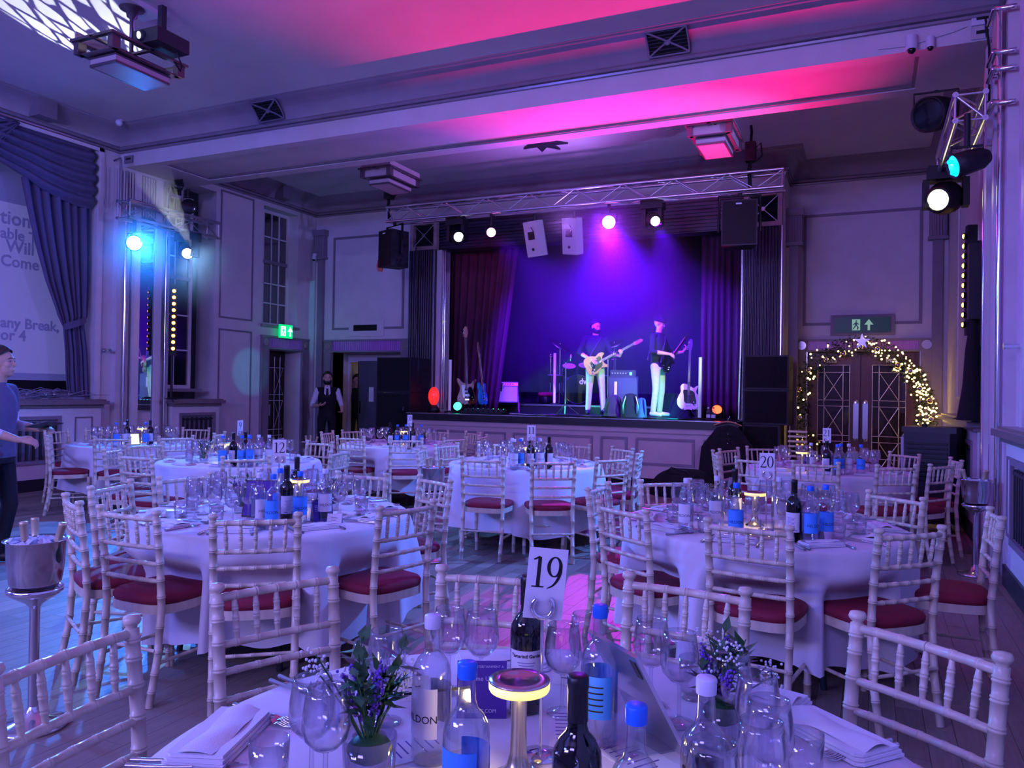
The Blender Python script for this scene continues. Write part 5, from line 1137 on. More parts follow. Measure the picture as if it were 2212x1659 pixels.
key_items('20', [('table_lamp', 1631, 1062, .186), ('wine', 1588, 1013, .304), ('wine', 1716, 1036, .304), ('water_blue', 1591, 1043, WB), ('water_blue', 1740, 1045, WB), ('water_blue', 1784, 1047, WB), ('water_white', 1549, 1028, WB), ('water_white', 1683, 1030, WB), ('water_white', 1483, 1033, WB), ('flowers_b', 1545, 1112, .02)])
key_items('11', [('table_lamp', 1135, 964, .186), ('wine', 1151, 945, .304), ('wine', 1193, 943, .304), ('water_white', 1088, 951, WB), ('water_blue', 1098, 953, WB), ('water_white', 1138, 950, WB), ('water_white', 1175, 951, WB), ('water_blue', 1200, 954, WB), ('water_white', 1111, 956, WB), ('flowers_purple', 1153, 1002, .02), ('flowers_b', 1165, 985, .06)])
key_items('10', [('table_lamp', 872, 930, .186), ('wine', 892, 913, .304), ('wine', 831, 915, .304), ('water_blue', 858, 918, WB), ('water_blue', 875, 918, WB), ('water_blue', 909, 919, WB), ('flowers_purple', 917, 950, .06)])
key_items('9', [('table_lamp', 488, 957, .186), ('wine', 503, 935, .304), ('wine', 515, 932, .304), ('water_blue', 525, 945, WB), ('water_blue', 547, 943, WB), ('water_blue', 556, 945, WB), ('water_blue', 475, 946, WB), ('water_white', 595, 946, WB), ('water_white', 611, 948, WB), ('flowers_clear', 440, 985, .06)])
key_items('8', [('table_lamp', 307, 924, .186), ('wine', 275, 907, .304), ('wine', 325, 907, .304), ('water_white', 255, 915, WB), ('water_blue', 336, 917, WB), ('water_blue', 243, 918, WB)])
key_items('21', [('table_lamp', 1733, 975, .186), ('wine', 1786, 953, .304), ('water_white', 1732, 960, WB), ('water_blue', 1757, 965, WB), ('water_white', 1805, 960, WB), ('water_blue', 1842, 962, WB), ('water_blue', 1835, 980, WB), ('flowers_purple', 1825, 1020, .06)])
tent('purple tent card on table twelve beside the small vase', atz(695, 1125, .75), facing(atz(695, 1125, .75))+.35); tent('purple tent card on table twenty beside the wine glasses', atz(1752, 1165, .75), facing(atz(1752, 1165, .75))-.4)
tent('purple tent card on table nine beside the blue water bottles', atz(530, 1000, .75), facing(atz(530, 1000, .75))); tent('purple tent card on table twenty-one among the glasses', atz(1745, 1008, .75), facing(atz(1745, 1008, .75)))
def tablet(label, p, rz, back, tilt=28, w=.18, h=.25, scr='screen_dark'):
    t = thing('tablet', label, 'tablet', (p.x, p.y, TZ), rz); M4 = Euler((math.radians(-tilt), 0, 0)).to_matrix().to_4x4()
    MB().box(-w/2, w/2, -.004, .004, .004, h, M4=M4).obj('shell', back, t); MB().box(-w/2+.006, w/2-.006, -.0048, -.004, .01, h-.006, M4=M4).obj('display', scr, t)
    MB().box(-w/2+.012, -w/2+.03, .004, .006, h-.055, h-.015, M4=M4).obj('camera_bump', 'dark_grey', t)
    MB().box(-.05, .05, -.02, .14, 0, .004).obj('stand_foot', 'clear_plastic', t); MB().box(-.05, .05, -.002, .002, 0, .11, M4=Matrix.Translation((0, .12, .002)) @ Euler((math.radians(24), 0, 0)).to_matrix().to_4x4()).obj('stand_strut', 'clear_plastic', t)
    return t
p = atz(283, 962, .75); TAKEN['8'].append((p.x, p.y, .1)); tablet('lit tablet propped on a stand on the far table', p, facing(p)+.2, 'dark_grey', 25, .2, .15, 'screen_lit')
p = atz(555, 1118, .75); tablet('tablet showing a purple page propped on table twelve', p, facing(p)-.25, 'dark_grey', 30, .17, .22, 'purple_print')
def setting(tn, n, glasses, full, a0=0., seed=1):
    rnd = random.Random(seed); cx, cy_ = TC[tn]
    for k in range(n):
        a = a0+2*PI*k/n; c, s_ = math.cos(a), math.sin(a); rad = lambda r, da: (cx+r*math.cos(a+da), cy_+r*math.sin(a+da))
        j = lambda v: rnd.uniform(-v, v)
        x, y = rad(.635, 0); 
        put('napkin', tn, x, y, a+PI/2+j(.12))
        if full:
            x, y = rad(.645, .175); put('fork', tn, x, y, a+PI/2+j(.05)); x, y = rad(.645, -.165); put('knife', tn, x, y, a+PI/2+j(.05)); x, y = rad(.66, -.21); put('knife', tn, x, y, a+PI/2+j(.05)); x, y = rad(.50, .02); put('spoon', tn, x, y, a+j(.2))
        for q, (r, da) in enumerate(((.47, -.16), (.40, .10), (.50, .24), (.33, -.1))):
            if q < glasses or (q == glasses and rnd.random() < .3):
                x, y = rad(r+j(.02), da+j(.05))
                if clear(tn, x, y, .038): put('wine_glass' if q in (0, 1, 3) else 'tumbler', tn, x, y)
        if full or k % 2 == 0:
            x, y = rad(.545, .27+j(.05))
            if clear(tn, x, y, .03): put('tumbler' if k % 3 else 'place_card', tn, x, y, facing(Vector((x, y, 0)))+j(.4))
    for k in range(2):
        for _ in range(20):
            r, a = rnd.uniform(.1, .3), rnd.uniform(0, 6.28); x, y = cx+r*math.cos(a), cy_+r*math.sin(a)
            if clear(tn, x, y, .03): put('salt_shaker', tn, x, y); break
for tn, n, g_, f_, a0, sd in (('12', 10, 3, True, .1, 11), ('20', 10, 3, True, .25, 12), ('11', 10, 2, False, .0, 13), ('9', 10, 2, False, .2, 14), ('21', 10, 2, False, .3, 15), ('10', 10, 2, False, .1, 16), ('8', 9, 2, False, .4, 17)): setting(tn, n, g_, f_, a0, sd)
# ---- table 19, laid as photographed
tn = '19'; F19 = lambda x, y, h: atz(x, y, TZ+h)
for (x, y) in ((801, 1383), (836, 1360), (972, 1313), (1041, 1317), (1217, 1348), (1268, 1325), (1408, 1336), (1469, 1365), (1580, 1406), (1637, 1452), (1662, 1510), (1645, 1556), (1541, 1602), (676, 1462), (706, 1484), (1198, 1642)):
    p = F19(x, y, .20); put('wine_glass', tn, p.x, p.y)
for (x, y) in ((582, 1596), (733, 1468), (1737, 1582), (1500, 1420)): p = F19(x, y, .095); put('tumbler', tn, p.x, p.y)
p = F19(1122, 1465, .186); put('table_lamp', tn, p.x, p.y); LAMP19 = p
p = F19(1140, 1243, .304); put('wine_named', tn, p.x, p.y, facing(p)); p = F19(1249, 1458, .304); put('wine', tn, p.x, p.y, facing(p)-.55)
for kind, x, y, rz in (('water_blue', 1297, 1307, 2.9), ('water_blue', 1010, 1430, -.75), ('water_blue', 1375, 1522, .2), ('water_white', 935, 1328, -.9), ('water_dark', 1526, 1462, .1)): p = F19(x, y, .281); put(kind, tn, p.x, p.y, facing(p)+rz)
p = F19(798, 1610, .075); put('flowers_clear', tn, p.x, p.y, 1.2, 1.25); p = F19(1560, 1545, .06); put('flowers_b', tn, p.x, p.y, 2.0, 1.2)
for x, y, da in ((478, 1590, .1), (1815, 1583, .15), (1085, 1428, .0), (1650, 1490, .2)):
    p = F19(x, y, .01); v = Vector((p.x-TC[tn][0], p.y-TC[tn][1])); 
    if v.length > .655: v *= .655/v.length
    put('napkin', tn, TC[tn][0]+v.x, TC[tn][1]+v.y, math.atan2(v.y, v.x)+PI/2+da, 1.15)
def seg(kind, xa, ya, xb, yb):
    A = F19(xa, ya, .004); B = F19(xb, yb, .004); m = (A+B)/2; put(kind, tn, m.x, m.y, math.atan2(B.y-A.y, B.x-A.x)-PI/2)
seg('fork', 530, 1530, 618, 1558); seg('fork', 522, 1538, 612, 1566); seg('knife', 318, 1643, 470, 1650); seg('knife', 306, 1656, 460, 1665); seg('knife', 618, 1467, 690, 1500); seg('knife', 600, 1476, 680, 1508); seg('fork', 1912, 1602, 1780, 1632); seg('fork', 1924, 1612, 1795, 1642); seg('knife', 860, 1425, 905, 1460); seg('spoon', 1330, 1420, 1290, 1470)
p = F19(1040, 1540, .0); tent('purple tent card with QR-less advert behind the gold lamp on table nineteen', p, facing(p)+.0, (('CASINO ENTERTAINMENT A', .105, .0075), ('ime U', .078, .014), ('SELOTS.COM', .012, .011)))
bpy.data.objects[[o.name for o in bpy.data.objects if o.name.startswith('promo_card')][-1]]['label'] = 'purple printed tent card behind the gold lamp on table nineteen'
p = F19(1430, 1600, .0); tablet('silver tablet seen from behind leaning on a clear stand', p, facing(p)+PI-.95, 'alu', 30, .18, .25)
for (x, y, a) in ((1235, 1570, .4), (880, 1620, -.6), (1380, 1640, 1.0)): p = F19(x, y, .0); put('menu_card', tn, p.x, p.y, a)
t = thing('menu_holder', 'clear acrylic menu holder leaning beside the blue-label bottle', 'menu holder', tuple(F19(905, 1655, .0)), .75)
MB().box(-.11, .11, -.001, .001, 0, .13, M4=Euler((math.radians(-18), 0, 0)).to_matrix().to_4x4()).obj('sheet', 'clear_plastic', t); MB().box(-.11, .11, -.003, .003, .128, .133, M4=Euler((math.radians(-18), 0, 0)).to_matrix().to_4x4()).obj('edge', 'dark_grey', t)
for (x, y, a) in ((890, 1480, .3), (1230, 1450, -.2)): p = F19(x, y, .03); put('place_card', tn, p.x, p.y, facing(p)+a)
for k in TC:
    for o in [o for o in bpy.data.objects if o.name.startswith('table_lamp') and o.parent is None and TN[k] in o.get('label', '') and o['label'].endswith(TN[k])]:
        point('table_lamp_glow', (o.location.x+.035*math.sin(facing(o.location)), o.location.y-.035*math.cos(facing(o.location)), o.location.z+.153), .8, (1, .75, .28), .012)
# ================================================================ wine coolers on stands
def cooler(label, x, y, zr, r, bottles, where, style=0):
    t = thing('wine_cooler_stand', label, 'wine cooler', (x, y, 0)); h = .21
    MB().lathe([(0, zr-h), (r*.70, zr-h), (r*.86, zr-h+.03), (r*.95, zr-h+.10), (r*.98, zr-.01), (r*1.10, zr), (r*1.10, zr+.003), (r*.95, zr-.004), (r*.9, zr-h+.1), (r*.6, zr-h+.02), (0, zr-h+.02)], 32).obj('bucket', 'brushed', t)
    MB().lathe([(0, 0), (r*1.2, 0), (r*1.22, .012), (r*1.05, .022), (r*.5, .04), (.03, .07), (.02, .09)], 32).obj('base', 'chrome', t)
    MB().cyl((0, 0, .06), (0, 0, zr-h-.07), .02, n=14).obj('pole', 'brushed', t); MB().lathe([(.02, zr-h-.08), (.035, zr-h-.06), (r*.72, zr-h-.03), (r*.93, zr-h-.012), (r*.95, zr-h+.006), (r*.88, zr-h+.008), (r*.86, zr-h-.01)], 30).obj('collar', 'chrome', t)
    b = MB(); rnd = random.Random(int(x*100))
    for k in range(30): a, q = rnd.uniform(0, 6.28), r*.8*rnd.random()**.5; b.box(-.014, .014, -.014, .014, -.012, .012, M4=Matrix.Translation((q*math.cos(a), q*math.sin(a), zr-.02+.015*rnd.random())) @ Euler((rnd.random()*3, rnd.random()*3, 0)).to_matrix().to_4x4())
    b.obj('ice', 'ice', t)
    for k, (a, tl) in enumerate(bottles):
        o = place('chilled_bottle', x, y, 0, f'gold-foiled wine bottle chilling in {where}', f'bottles in {where}', z=zr-.17)
        q = r*.30; o.location = (x+q*math.cos(a), y+q*math.sin(a), zr-.215); o.rotation_euler = Euler((0, math.radians(tl), a)).to_matrix().to_euler()
    return t
p = atz(70, 1570, 0); cooler('polished wine cooler on a tall stand by table twelve', p.x, p.y, .80, .115, ((2.6, 16), (-1.4, 6), (.3, 17)), 'the cooler by table twelve')
p = atz(2112, 1243, 0); cooler('polished wine cooler on a tall stand against the right wall', p.x-.02, p.y, .79, .11, ((2.9, 12), (.2, 10), (-.6, 8)), 'the cooler against the right wall')
p = atz(935, 1010, .8); cooler('steel wine bucket on a stand between tables ten and eleven', p.x, p.y, .80, .105, ((2.4, 8), (-1.9, 7), (.0, 9)), 'the bucket between tables ten and eleven')
p = atz(668, 958, .72); cooler('wine bucket on a stand behind table nine near the waiter', p.x, p.y, .74, .11, ((2.9, 8), (2.0, 7), (.1, 18)), 'the bucket behind table nine')
t = thing('ceiling_track_cable', 'thin white cable clipped along the beam to the right corner', 'cable', (.3, 8.38, 4.8)); MB().tube([(-.25, 0, .06), (.0, 0, .05), (.4, .0, .12), (.5, 0, .15)], .006, 5).obj('run', 'white_cap', t)
# ================================================================ people
def rcone(b, p0, p1, r0, r1, n=14):
    p0, p1 = Vector(p0), Vector(p1); d = p1-p0; L = max(d.length, 1e-5); u = d/L; pts = []; rr = []
    for k in range(5): a = PI/2*k/5; pts.append(p0-u*r0*math.cos(a)); rr.append(max(.0015, r0*math.sin(a)))
    for k in range(4): pts.append(p0+d*k/3); rr.append(r0+(r1-r0)*k/3)
    for k in range(5, 0, -1): a = PI/2*(k-1)/5; pts.append(p1+u*r1*math.cos(a)); rr.append(max(.0015, r1*math.sin(a)))
    b.tube(pts, rr, n)
def person(label, loc, rz, J, mats, clothes, s=1.0, hair='short', beard=False, hat=None, hands=('L', 'R'), curl=(35, 35), head_rot=(0, 0), extra=None, voxel=.0085, shoe='shoe'):
    """J: joints in local metres (x right of the person, y forward, z up). mats: list skin, top, sleeve, trousers, shoe."""
    root = thing('person', label, 'person', loc, rz); b = MB(); segs = []
    def seg_(a, c, r0, r1, m): rcone(b, J[a] if isinstance(a, str) else a, J[c] if isinstance(c, str) else c, r0, r1); segs.append((Vector(J[a] if isinstance(a, str) else a), Vector(J[c] if isinstance(c, str) else c), r0, r1, m))
    pel, che, nek, hd = Vector(J['pelvis']), Vector(J['chest']), Vector(J['neck']), Vector(J['head'])
    SK, TP, SL, TR, SH = 0, 1, 2, 3, 4
    ax = (che-pel); up_ = (nek-che); secs = [(pel-Vector((0, 0, .10)), .150, .115), (pel-Vector((0, 0, .02)), .168, .122), (pel+ax*.35, .155, .112), (pel+ax*.75, .168, .118), (che, .182, .124), (che+up_*.35, .186, .120), (che+up_*.62, .165, .105), (che+up_*.82, .115, .085), (che+up_*.98, .065, .062)]
    rows = []
    for c, hw, hd_ in secs:
        for k in range(24): a_ = 2*PI*k/24; ce, se = math.cos(a_), math.sin(a_); rows.append(c+Vector((hw*math.copysign(abs(ce)**.8, ce), hd_*math.copysign(abs(se)**.9, se), 0)))
    nS = len(secs); b.add(rows, [(i*24+k, i*24+(k+1) % 24, (i+1)*24+(k+1) % 24, (i+1)*24+k) for i in range(nS-1) for k in range(24)]+[tuple(range(23, -1, -1)), tuple((nS-1)*24+k for k in range(24))], 0, True)
    segs.append((pel, che+up_*.4, .16, .16, TP)); segs.append((pel-Vector((0, 0, .12)), pel-Vector((0, 0, .03)), .15, .15, TR)); segs.append((che+up_*.4, che+up_*.8, .15, .085, TP))
    seg_(tuple(nek-Vector((0, 0, .06))), tuple(hd-Vector((0, .0, .06))), .058, .054, SK)
    for sd, sx in (('L', -1), ('R', 1)):
        S_, E_, W_ = Vector(J['sh'+sd]), Vector(J['el'+sd]), Vector(J['wr'+sd])
        seg_(tuple(nek+(S_-nek)*.35-Vector((0, 0, .03))), tuple(S_-(S_-nek)*.12), .052, .060, TP)
        tee = clothes.get('tee', 0)
        if tee: seg_(tuple(S_), tuple(S_.lerp(E_, tee)), .066, .062, TP)
        seg_(tuple(S_.lerp(E_, tee)), tuple(E_), .060-.010*tee, .047, SL)
        cut = {'long': 1, 'short': 0, 'rolled': .25, 'half': .5}.get(clothes.get('sleeve', 'long'), 1); mid = E_.lerp(W_, max(cut, .02))
        if clothes.get('sleeve') == 'short': pass
        seg_(tuple(E_), tuple(mid), .046, .042, SL if cut else SK); 
        if cut < 1: seg_(tuple(mid), tuple(W_), .040, .027, SK)
        H0, K_, A_, T_ = Vector(J['hip'+sd]), Vector(J['kn'+sd]), Vector(J['an'+sd]), Vector(J['toe'+sd])
        seg_(tuple(H0), tuple(K_), .092, .062, TR); seg_(tuple(K_), tuple(A_+Vector((0, 0, .02))), .062, .05, TR); seg_(tuple(A_-Vector((0, .03, .035))), tuple(T_), .043, .036, SH)
        # hand
        F_ = Vector(J['hd'+sd]); d = (F_-W_).normalized(); pn = Vector(J.get('pn'+sd, (0, 0, -1))); pn = (pn-pn.dot(d)*d).normalized(); side = d.cross(pn)*(1 if sd == 'R' else -1); c_ = math.radians(curl[0 if sd == 'L' else 1])
        for k, of in enumerate((-.028, -.009, .010, .028)): seg_(tuple(W_+d*.01), tuple(W_+d*.085+side*of), .018, .0135, SK)
        for k, (of, ln) in enumerate(((-.030, .062), (-.010, .075), (.010, .082), (.030, .072))):
            p0 = W_+d*.09+side*of; p = p0
            for q, f in enumerate((.45, .32, .26)):
                a = c_*(q+1)*.75; nd = d*math.cos(a)+pn*math.sin(a); p2 = p+nd*ln*f; seg_(tuple(p), tuple(p2), .0092-.0008*q, .0086-.0008*q, SK); p = p2
        tb_ = W_+d*.03+side*.034; p2 = tb_+(d*.6+side*.75+pn*.25).normalized()*.038; seg_(tuple(W_+d*.015+side*.02), tuple(tb_), .017, .013, SK); seg_(tuple(tb_), tuple(p2), .0115, .0105, SK); seg_(tuple(p2), tuple(p2+(d*.9+side*.15+pn*.35).normalized()*.03), .0102, .009, SK)
    # head: egg skull, jaw, nose, brows, ears
    RH = Euler((math.radians(head_rot[0]), 0, math.radians(head_rot[1]))).to_matrix().to_4x4(); MH = Matrix.Translation(hd) @ RH
    hb = len(b.v)
    b.ball((0, -.012, .03), .092, 16, sc=(.86, 1.04, 1.08), M4=MH); b.ball((0, .018, -.045), .066, 14, sc=(.92, .95, 1.1), M4=MH); b.ball((0, .04, -.088), .034, 10, sc=(1, .9, .8), M4=MH)
    rcone(b, MH @ Vector((0, .078, .016)), MH @ Vector((0, .093, -.026)), .009, .0125, 10); b.ball((0, .075, .032), .03, 8, sc=(1.7, .5, .35), M4=MH); b.ball((0, .076, -.062), .022, 8, sc=(1.15, .6, .4), M4=MH)
    for sx in (-1, 1): b.ball((sx*.082, -.01, -.005), .03, 8, sc=(.35, .7, 1.1), M4=MH); b.ball((sx*.036, .052, -.02), .026, 8, M4=MH)
    segs.append((MH @ Vector((0, 0, .05)), MH @ Vector((0, .02, -.08)), .09, .07, SK))
    tmp = b.obj('tmp', 'skin'); md = tmp.modifiers.new('r', 'REMESH'); md.mode = 'VOXEL'; md.voxel_size = voxel; sm = tmp.modifiers.new('s', 'SMOOTH'); sm.iterations = 3; sm.factor = .5
    dg = bpy.context.evaluated_depsgraph_get(); me = bpy.data.meshes.new_from_object(tmp.evaluated_get(dg)); bpy.data.objects.remove(tmp)
    me.name = 'body'; me.materials.clear()
    for m in mats: me.materials.append(MATS[m])
    SEG = [(a, c-a, max((c-a).length_squared, 1e-9), r0, r1, m) for a, c, r0, r1, m in segs]
    for pl in me.polygons:
        c = pl.center; best = 9; bm2 = 0
        for a, d, l2, r0, r1, m in SEG:
            t_ = (c-a).dot(d)/l2; t_ = 0 if t_ < 0 else 1 if t_ > 1 else t_; q = (c-a-d*t_).length-(r0+(r1-r0)*t_)
            if q < best: best = q; bm2 = m
        if bm2 == TP and c.z < pel.z+clothes.get('hem', -.04): bm2 = TR
        if bm2 == SL and clothes.get('sleeve') == 'short': 
            bm2 = SL
        pl.material_index = bm2; pl.use_smooth = True
    body = link('body', me, root)
    def hobj(fn, mat, nm):
        bb = MB(); fn(bb); o = bb.obj(nm, mat, root); o.matrix_local = MH; return o
    def hr(bb):
        vs_ = []; n = 22; m = 10; lim = 1.0
        def fn(u, v):
            a = 2*PI*u; t_ = v*(.98+1.08*(.5-.5*math.sin(a)))
            k = 1.05+.012*math.sin(9*a+7*t_)+.03*(1-v)
            return (.092*.86*k*math.sin(t_)*math.cos(a), -.014+.092*1.04*k*math.sin(t_)*math.sin(a), .034+.092*1.09*k*math.cos(t_))
        bb.grid(fn, n, m)
    hm = clothes.get('hair', 'hair')
    if hat is None: o = hobj(hr, hm, 'hair'); o.modifiers.new('t', 'SOLIDIFY').thickness = .012
    else:
        def cap(bb):
            bb.grid(lambda u, v: (.092*.9*1.08*math.sin(v*1.6)*math.cos(2*PI*u), -.012+.092*1.06*1.08*math.sin(v*1.6)*math.sin(2*PI*u), .04+.092*1.12*math.cos(v*1.6)), 22, 8)
            bb.grid(lambda u, v: (.075*math.cos(PI*u)*(1-.15*v), .075*math.sin(PI*u)+.065*v*math.sin(PI*u), .055-.012*v), 14, 3)
        o = hobj(cap, hat, 'cap'); o.modifiers.new('t', 'SOLIDIFY').thickness = .008
    if beard:
        def bd(bb):
            def fn(u, v):
                a = PI*(-.10+1.2*u); sd_ = abs(2*u-1)**2; t_ = (1.25-.75*sd_)+(1.0+.6*sd_)*v
                return (.066*.97*math.sin(t_+.25)*math.cos(a)*1.03, .018+.066*.98*math.sin(t_+.25)*math.sin(a)*1.02, -.035+.066*1.13*math.cos(t_+.35)-.012)
            bb.grid(fn, 16, 8)
        o = hobj(bd, hm, 'beard'); o.modifiers.new('t', 'SOLIDIFY').thickness = .01
    def eyes(bb):
        for sx in (-1, 1): bb.ball((sx*.031, .0765, .008), .0105, 8, sc=(1, .5, .5)); 
    hobj(eyes, 'eye_white', 'eyes')
    def iris(bb):
        for sx in (-1, 1): bb.ball((sx*.031, .0810, .008), .0052, 6, sc=(1, .4, 1)); 
    hobj(iris, 'ink', 'irises')
    def brow(bb):
        for sx in (-1, 1): bb.tube([(sx*.016, .087, .030), (sx*.032, .084, .034), (sx*.050, .070, .028)], [.003, .004, .002], 5)
    hobj(brow, hm, 'eyebrows')
    return root
def stand(h=1.75, **k):
    f = h/1.75; J = dict(pelvis=(0, 0, .93), chest=(0, .0, 1.24), neck=(0, -.01, 1.48), head=(0, .02, 1.64), shL=(-.19, -.01, 1.41), shR=(.19, -.01, 1.41), elL=(-.25, -.03, 1.12), elR=(.25, -.03, 1.12), wrL=(-.26, .06, .88), wrR=(.26, .06, .88), hdL=(-.26, .09, .80), hdR=(.26, .09, .80),
        hipL=(-.09, 0, .88), hipR=(.09, 0, .88), knL=(-.11, .02, .49), knR=(.11, .02, .49), anL=(-.12, -.02, .09), anR=(.12, -.02, .09), toeL=(-.14, .13, .04), toeR=(.14, .13, .04)); J.update(k)
    return {a: (tuple(q*f for q in v) if not a.startswith('pn') else v) for a, v in J.items()}
# man with a tablet at the left edge, seen in profile
J = stand(1.74, elL=(-.23, .0, 1.13), wrL=(-.17, .25, 1.10), hdL=(-.13, .33, 1.11), pnL=(0, 0, -1), elR=(.24, .02, 1.12), wrR=(.18, .27, 1.03), hdR=(.15, .36, 1.02), pnR=(-.6, 0, -.8), head=(0, .035, 1.635), hipR=(.09, 0, .88), knR=(.12, -.06, .5), anR=(.13, -.18, .10), toeR=(.14, -.04, .04), knL=(-.1, .06, .49))
pm_ = atz(-14, 1222, 0)
person('man in a grey tee over white sleeves holding a tablet, seen in profile', (pm_.x, pm_.y, 0), math.radians(-62), J, ['skin', 'tee_grey', 'shirt_white', 'navy', 'shoe'], dict(sleeve='half', tee=.5, hair='hair_brown', hem=-.08), curl=(30, 40), head_rot=(8, 4), voxel=.0075)
MBt = thing('tablet', 'dark tablet held by the man in the grey tee', 'tablet', (0, 0, 0)); a_ = math.radians(-62); R_ = Matrix.Rotation(a_, 4, 'Z'); lp_ = Vector((pm_.x, pm_.y, 0))+R_ @ Vector((-.02, .36, 1.135))
MBt.location = lp_; MBt.rotation_euler = (math.radians(14), math.radians(-6), a_); MB().box(-.125, .125, -.09, .09, -.004, .004).obj('shell', 'dark_grey', MBt); MB().box(-.117, .117, -.082, .082, .004, .005).obj('display', 'screen_dark', MBt)
b = MB()
for k in range(5): b.box(-.10, .10-.03*(k % 2), -.07+k*.03, -.06+k*.03, .005, .0054)
b.obj('screen_text', 'faint_ink', MBt)
# waiter
q = aty(706, 905, 12.35)
J = stand(1.76, elL=(-.27, -.02, 1.14), wrL=(-.29, .17, 1.0), hdL=(-.25, .26, 1.0), pnL=(0, 0, 1), elR=(.28, -.02, 1.12), wrR=(.16, .22, 1.12), hdR=(.07, .25, 1.14), pnR=(0, -.4, 1))
wt = person('bearded waiter in a black waistcoat, white shirt and tie with hands raised', (q.x, 12.35, 0), facing(Vector((q.x, 12.35, 0)))+PI, J, ['skin', 'black_cloth', 'shirt_white', 'black_cloth', 'shoe'], dict(sleeve='rolled', hem=0), beard=True, curl=(10, 25))
b = MB(); b.add([(-.05, .085, 1.50), (.0, .115, 1.40), (-.015, .1, 1.53)], [(0, 1, 2)]); b.add([(.05, .085, 1.50), (.015, .1, 1.53), (.0, .115, 1.40)], [(0, 1, 2)]); b.prism([(-.06, 1.36), (0, 1.30), (.06, 1.36), (.055, 1.49), (-.055, 1.49)], -.118, -.10, M4=Euler((PI/2, 0, 0)).to_matrix().to_4x4()); b.obj('shirt_collar', 'shirt_white', wt)
MB().prism([(-.018, 1.46), (.018, 1.46), (.028, 1.30), (0, 1.28), (-.028, 1.30)], -.125, -.118, M4=Euler((PI/2, 0, 0)).to_matrix().to_4x4()).obj('tie', 'navy', wt)
# second member of staff in the doorway
q = aty(764, 880, 13.75)
person('staff member in black half hidden behind the grey door', (q.x, 13.85, 0), facing(Vector((q.x, 13.85, 0)))+PI+.3, stand(1.74, elL=(-.25, .0, 1.13), wrL=(-.16, .2, 1.08), hdL=(-.1, .28, 1.08)), ['skin_tan', 'black_cloth', 'black_cloth', 'black_cloth', 'shoe'], dict(sleeve='rolled'), voxel=.011)
# band: two guitarists
q1 = aty(1284, 897, 13.9); G1 = (q1.x, 13.9, ZS)
J1 = stand(1.74, pelvis=(.0, 0, .92), elR=(.30, -.06, 1.16), wrR=(.13, .19, 1.02), hdR=(.08, .25, .98), pnR=(0, -1, -.2), elL=(-.30, .04, 1.14), wrL=(-.40, .26, 1.10), hdL=(-.40, .33, 1.15), pnL=(.5, -.7, .3), knL=(-.13, .03, .49), anL=(-.17, -.02, .09), toeL=(-.22, .12, .04), toeR=(.16, .13, .04))
rz1 = facing(Vector((q1.x, 13.9, 0)))+PI+.25
person('guitarist in a black tee and pale trousers playing on stage', G1, rz1, J1, ['skin', 'black_cloth', 'black_cloth', 'khaki', 'shoe'], dict(sleeve='rolled', hem=-.06), beard=True, curl=(55, 50), head_rot=(-8, 25))
q2 = aty(1420, 902, 13.75); G2 = (q2.x, 13.75, ZS)
J2 = stand(1.76, elR=(.28, .02, 1.14), wrR=(.10, .26, 1.10), hdR=(.05, .31, 1.07), pnR=(0, -1, -.2), elL=(-.34, .05, 1.13), wrL=(-.43, .26, 1.16), hdL=(-.45, .31, 1.22), pnL=(.5, -.7, .2), toeL=(-.18, .12, .04))
rz2 = facing(Vector((q2.x, 13.75, 0)))+PI+1.1
person('guitarist in a dark cap, black tee and jeans looking down at his guitar', G2, rz2, J2, ['skin', 'black_cloth', 'black_cloth', 'khaki', 'shoe_white'], dict(sleeve='rolled', hem=-.10, hair='hair_brown'), hat='black_cloth', curl=(50, 50), head_rot=(-14, 12))
# ================================================================ guitars
def outline(kind):
    if kind == 'single': return [(0, -.02), (.06, -.035), (.14, -.005), (.172, .09), (.15, .18), (.118, .235), (.135, .30), (.16, .36), (.13, .385), (.09, .345), (.045, .325), (-.02, .325), (-.06, .345), (-.095, .40), (-.135, .375), (-.145, .30), (-.12, .235), (-.152, .18), (-.175, .09), (-.145, .0), (-.06, -.035)]
    if kind == 'round': return [(0, -.02), (.08, -.03), (.165, .03), (.19, .12), (.165, .21), (.125, .26), (.13, .32), (.155, .37), (.13, .375), (.08, .34), (.04, .36), (-.03, .40), (-.10, .41), (-.14, .36), (-.13, .28), (-.165, .21), (-.19, .12), (-.165, .03), (-.08, -.03)]
    return [(0, -.02), (.07, -.03), (.15, .0), (.17, .09), (.13, .2), (.12, .25), (.155, .33), (.175, .41), (.13, .40), (.08, .34), (.03, .33), (-.03, .34), (-.09, .37), (-.15, .43), (-.165, .38), (-.12, .27), (-.13, .2), (-.17, .09), (-.15, .0), (-.07, -.03)]
def smooth_poly(pts, k=5):
    r = []; n = len(pts)
    for i in range(n):
        p0, p1, p2, p3 = [Vector(pts[(i+j) % n]) for j in (-1, 0, 1, 2)]
        for q in range(k): t = q/k; v = .5*((2*p1)+(-p0+p2)*t+(2*p0-5*p1+4*p2-p3)*t*t+(-p0+3*p1-3*p2+p3)*t**3); r.append((v.x, v.y))
    return r
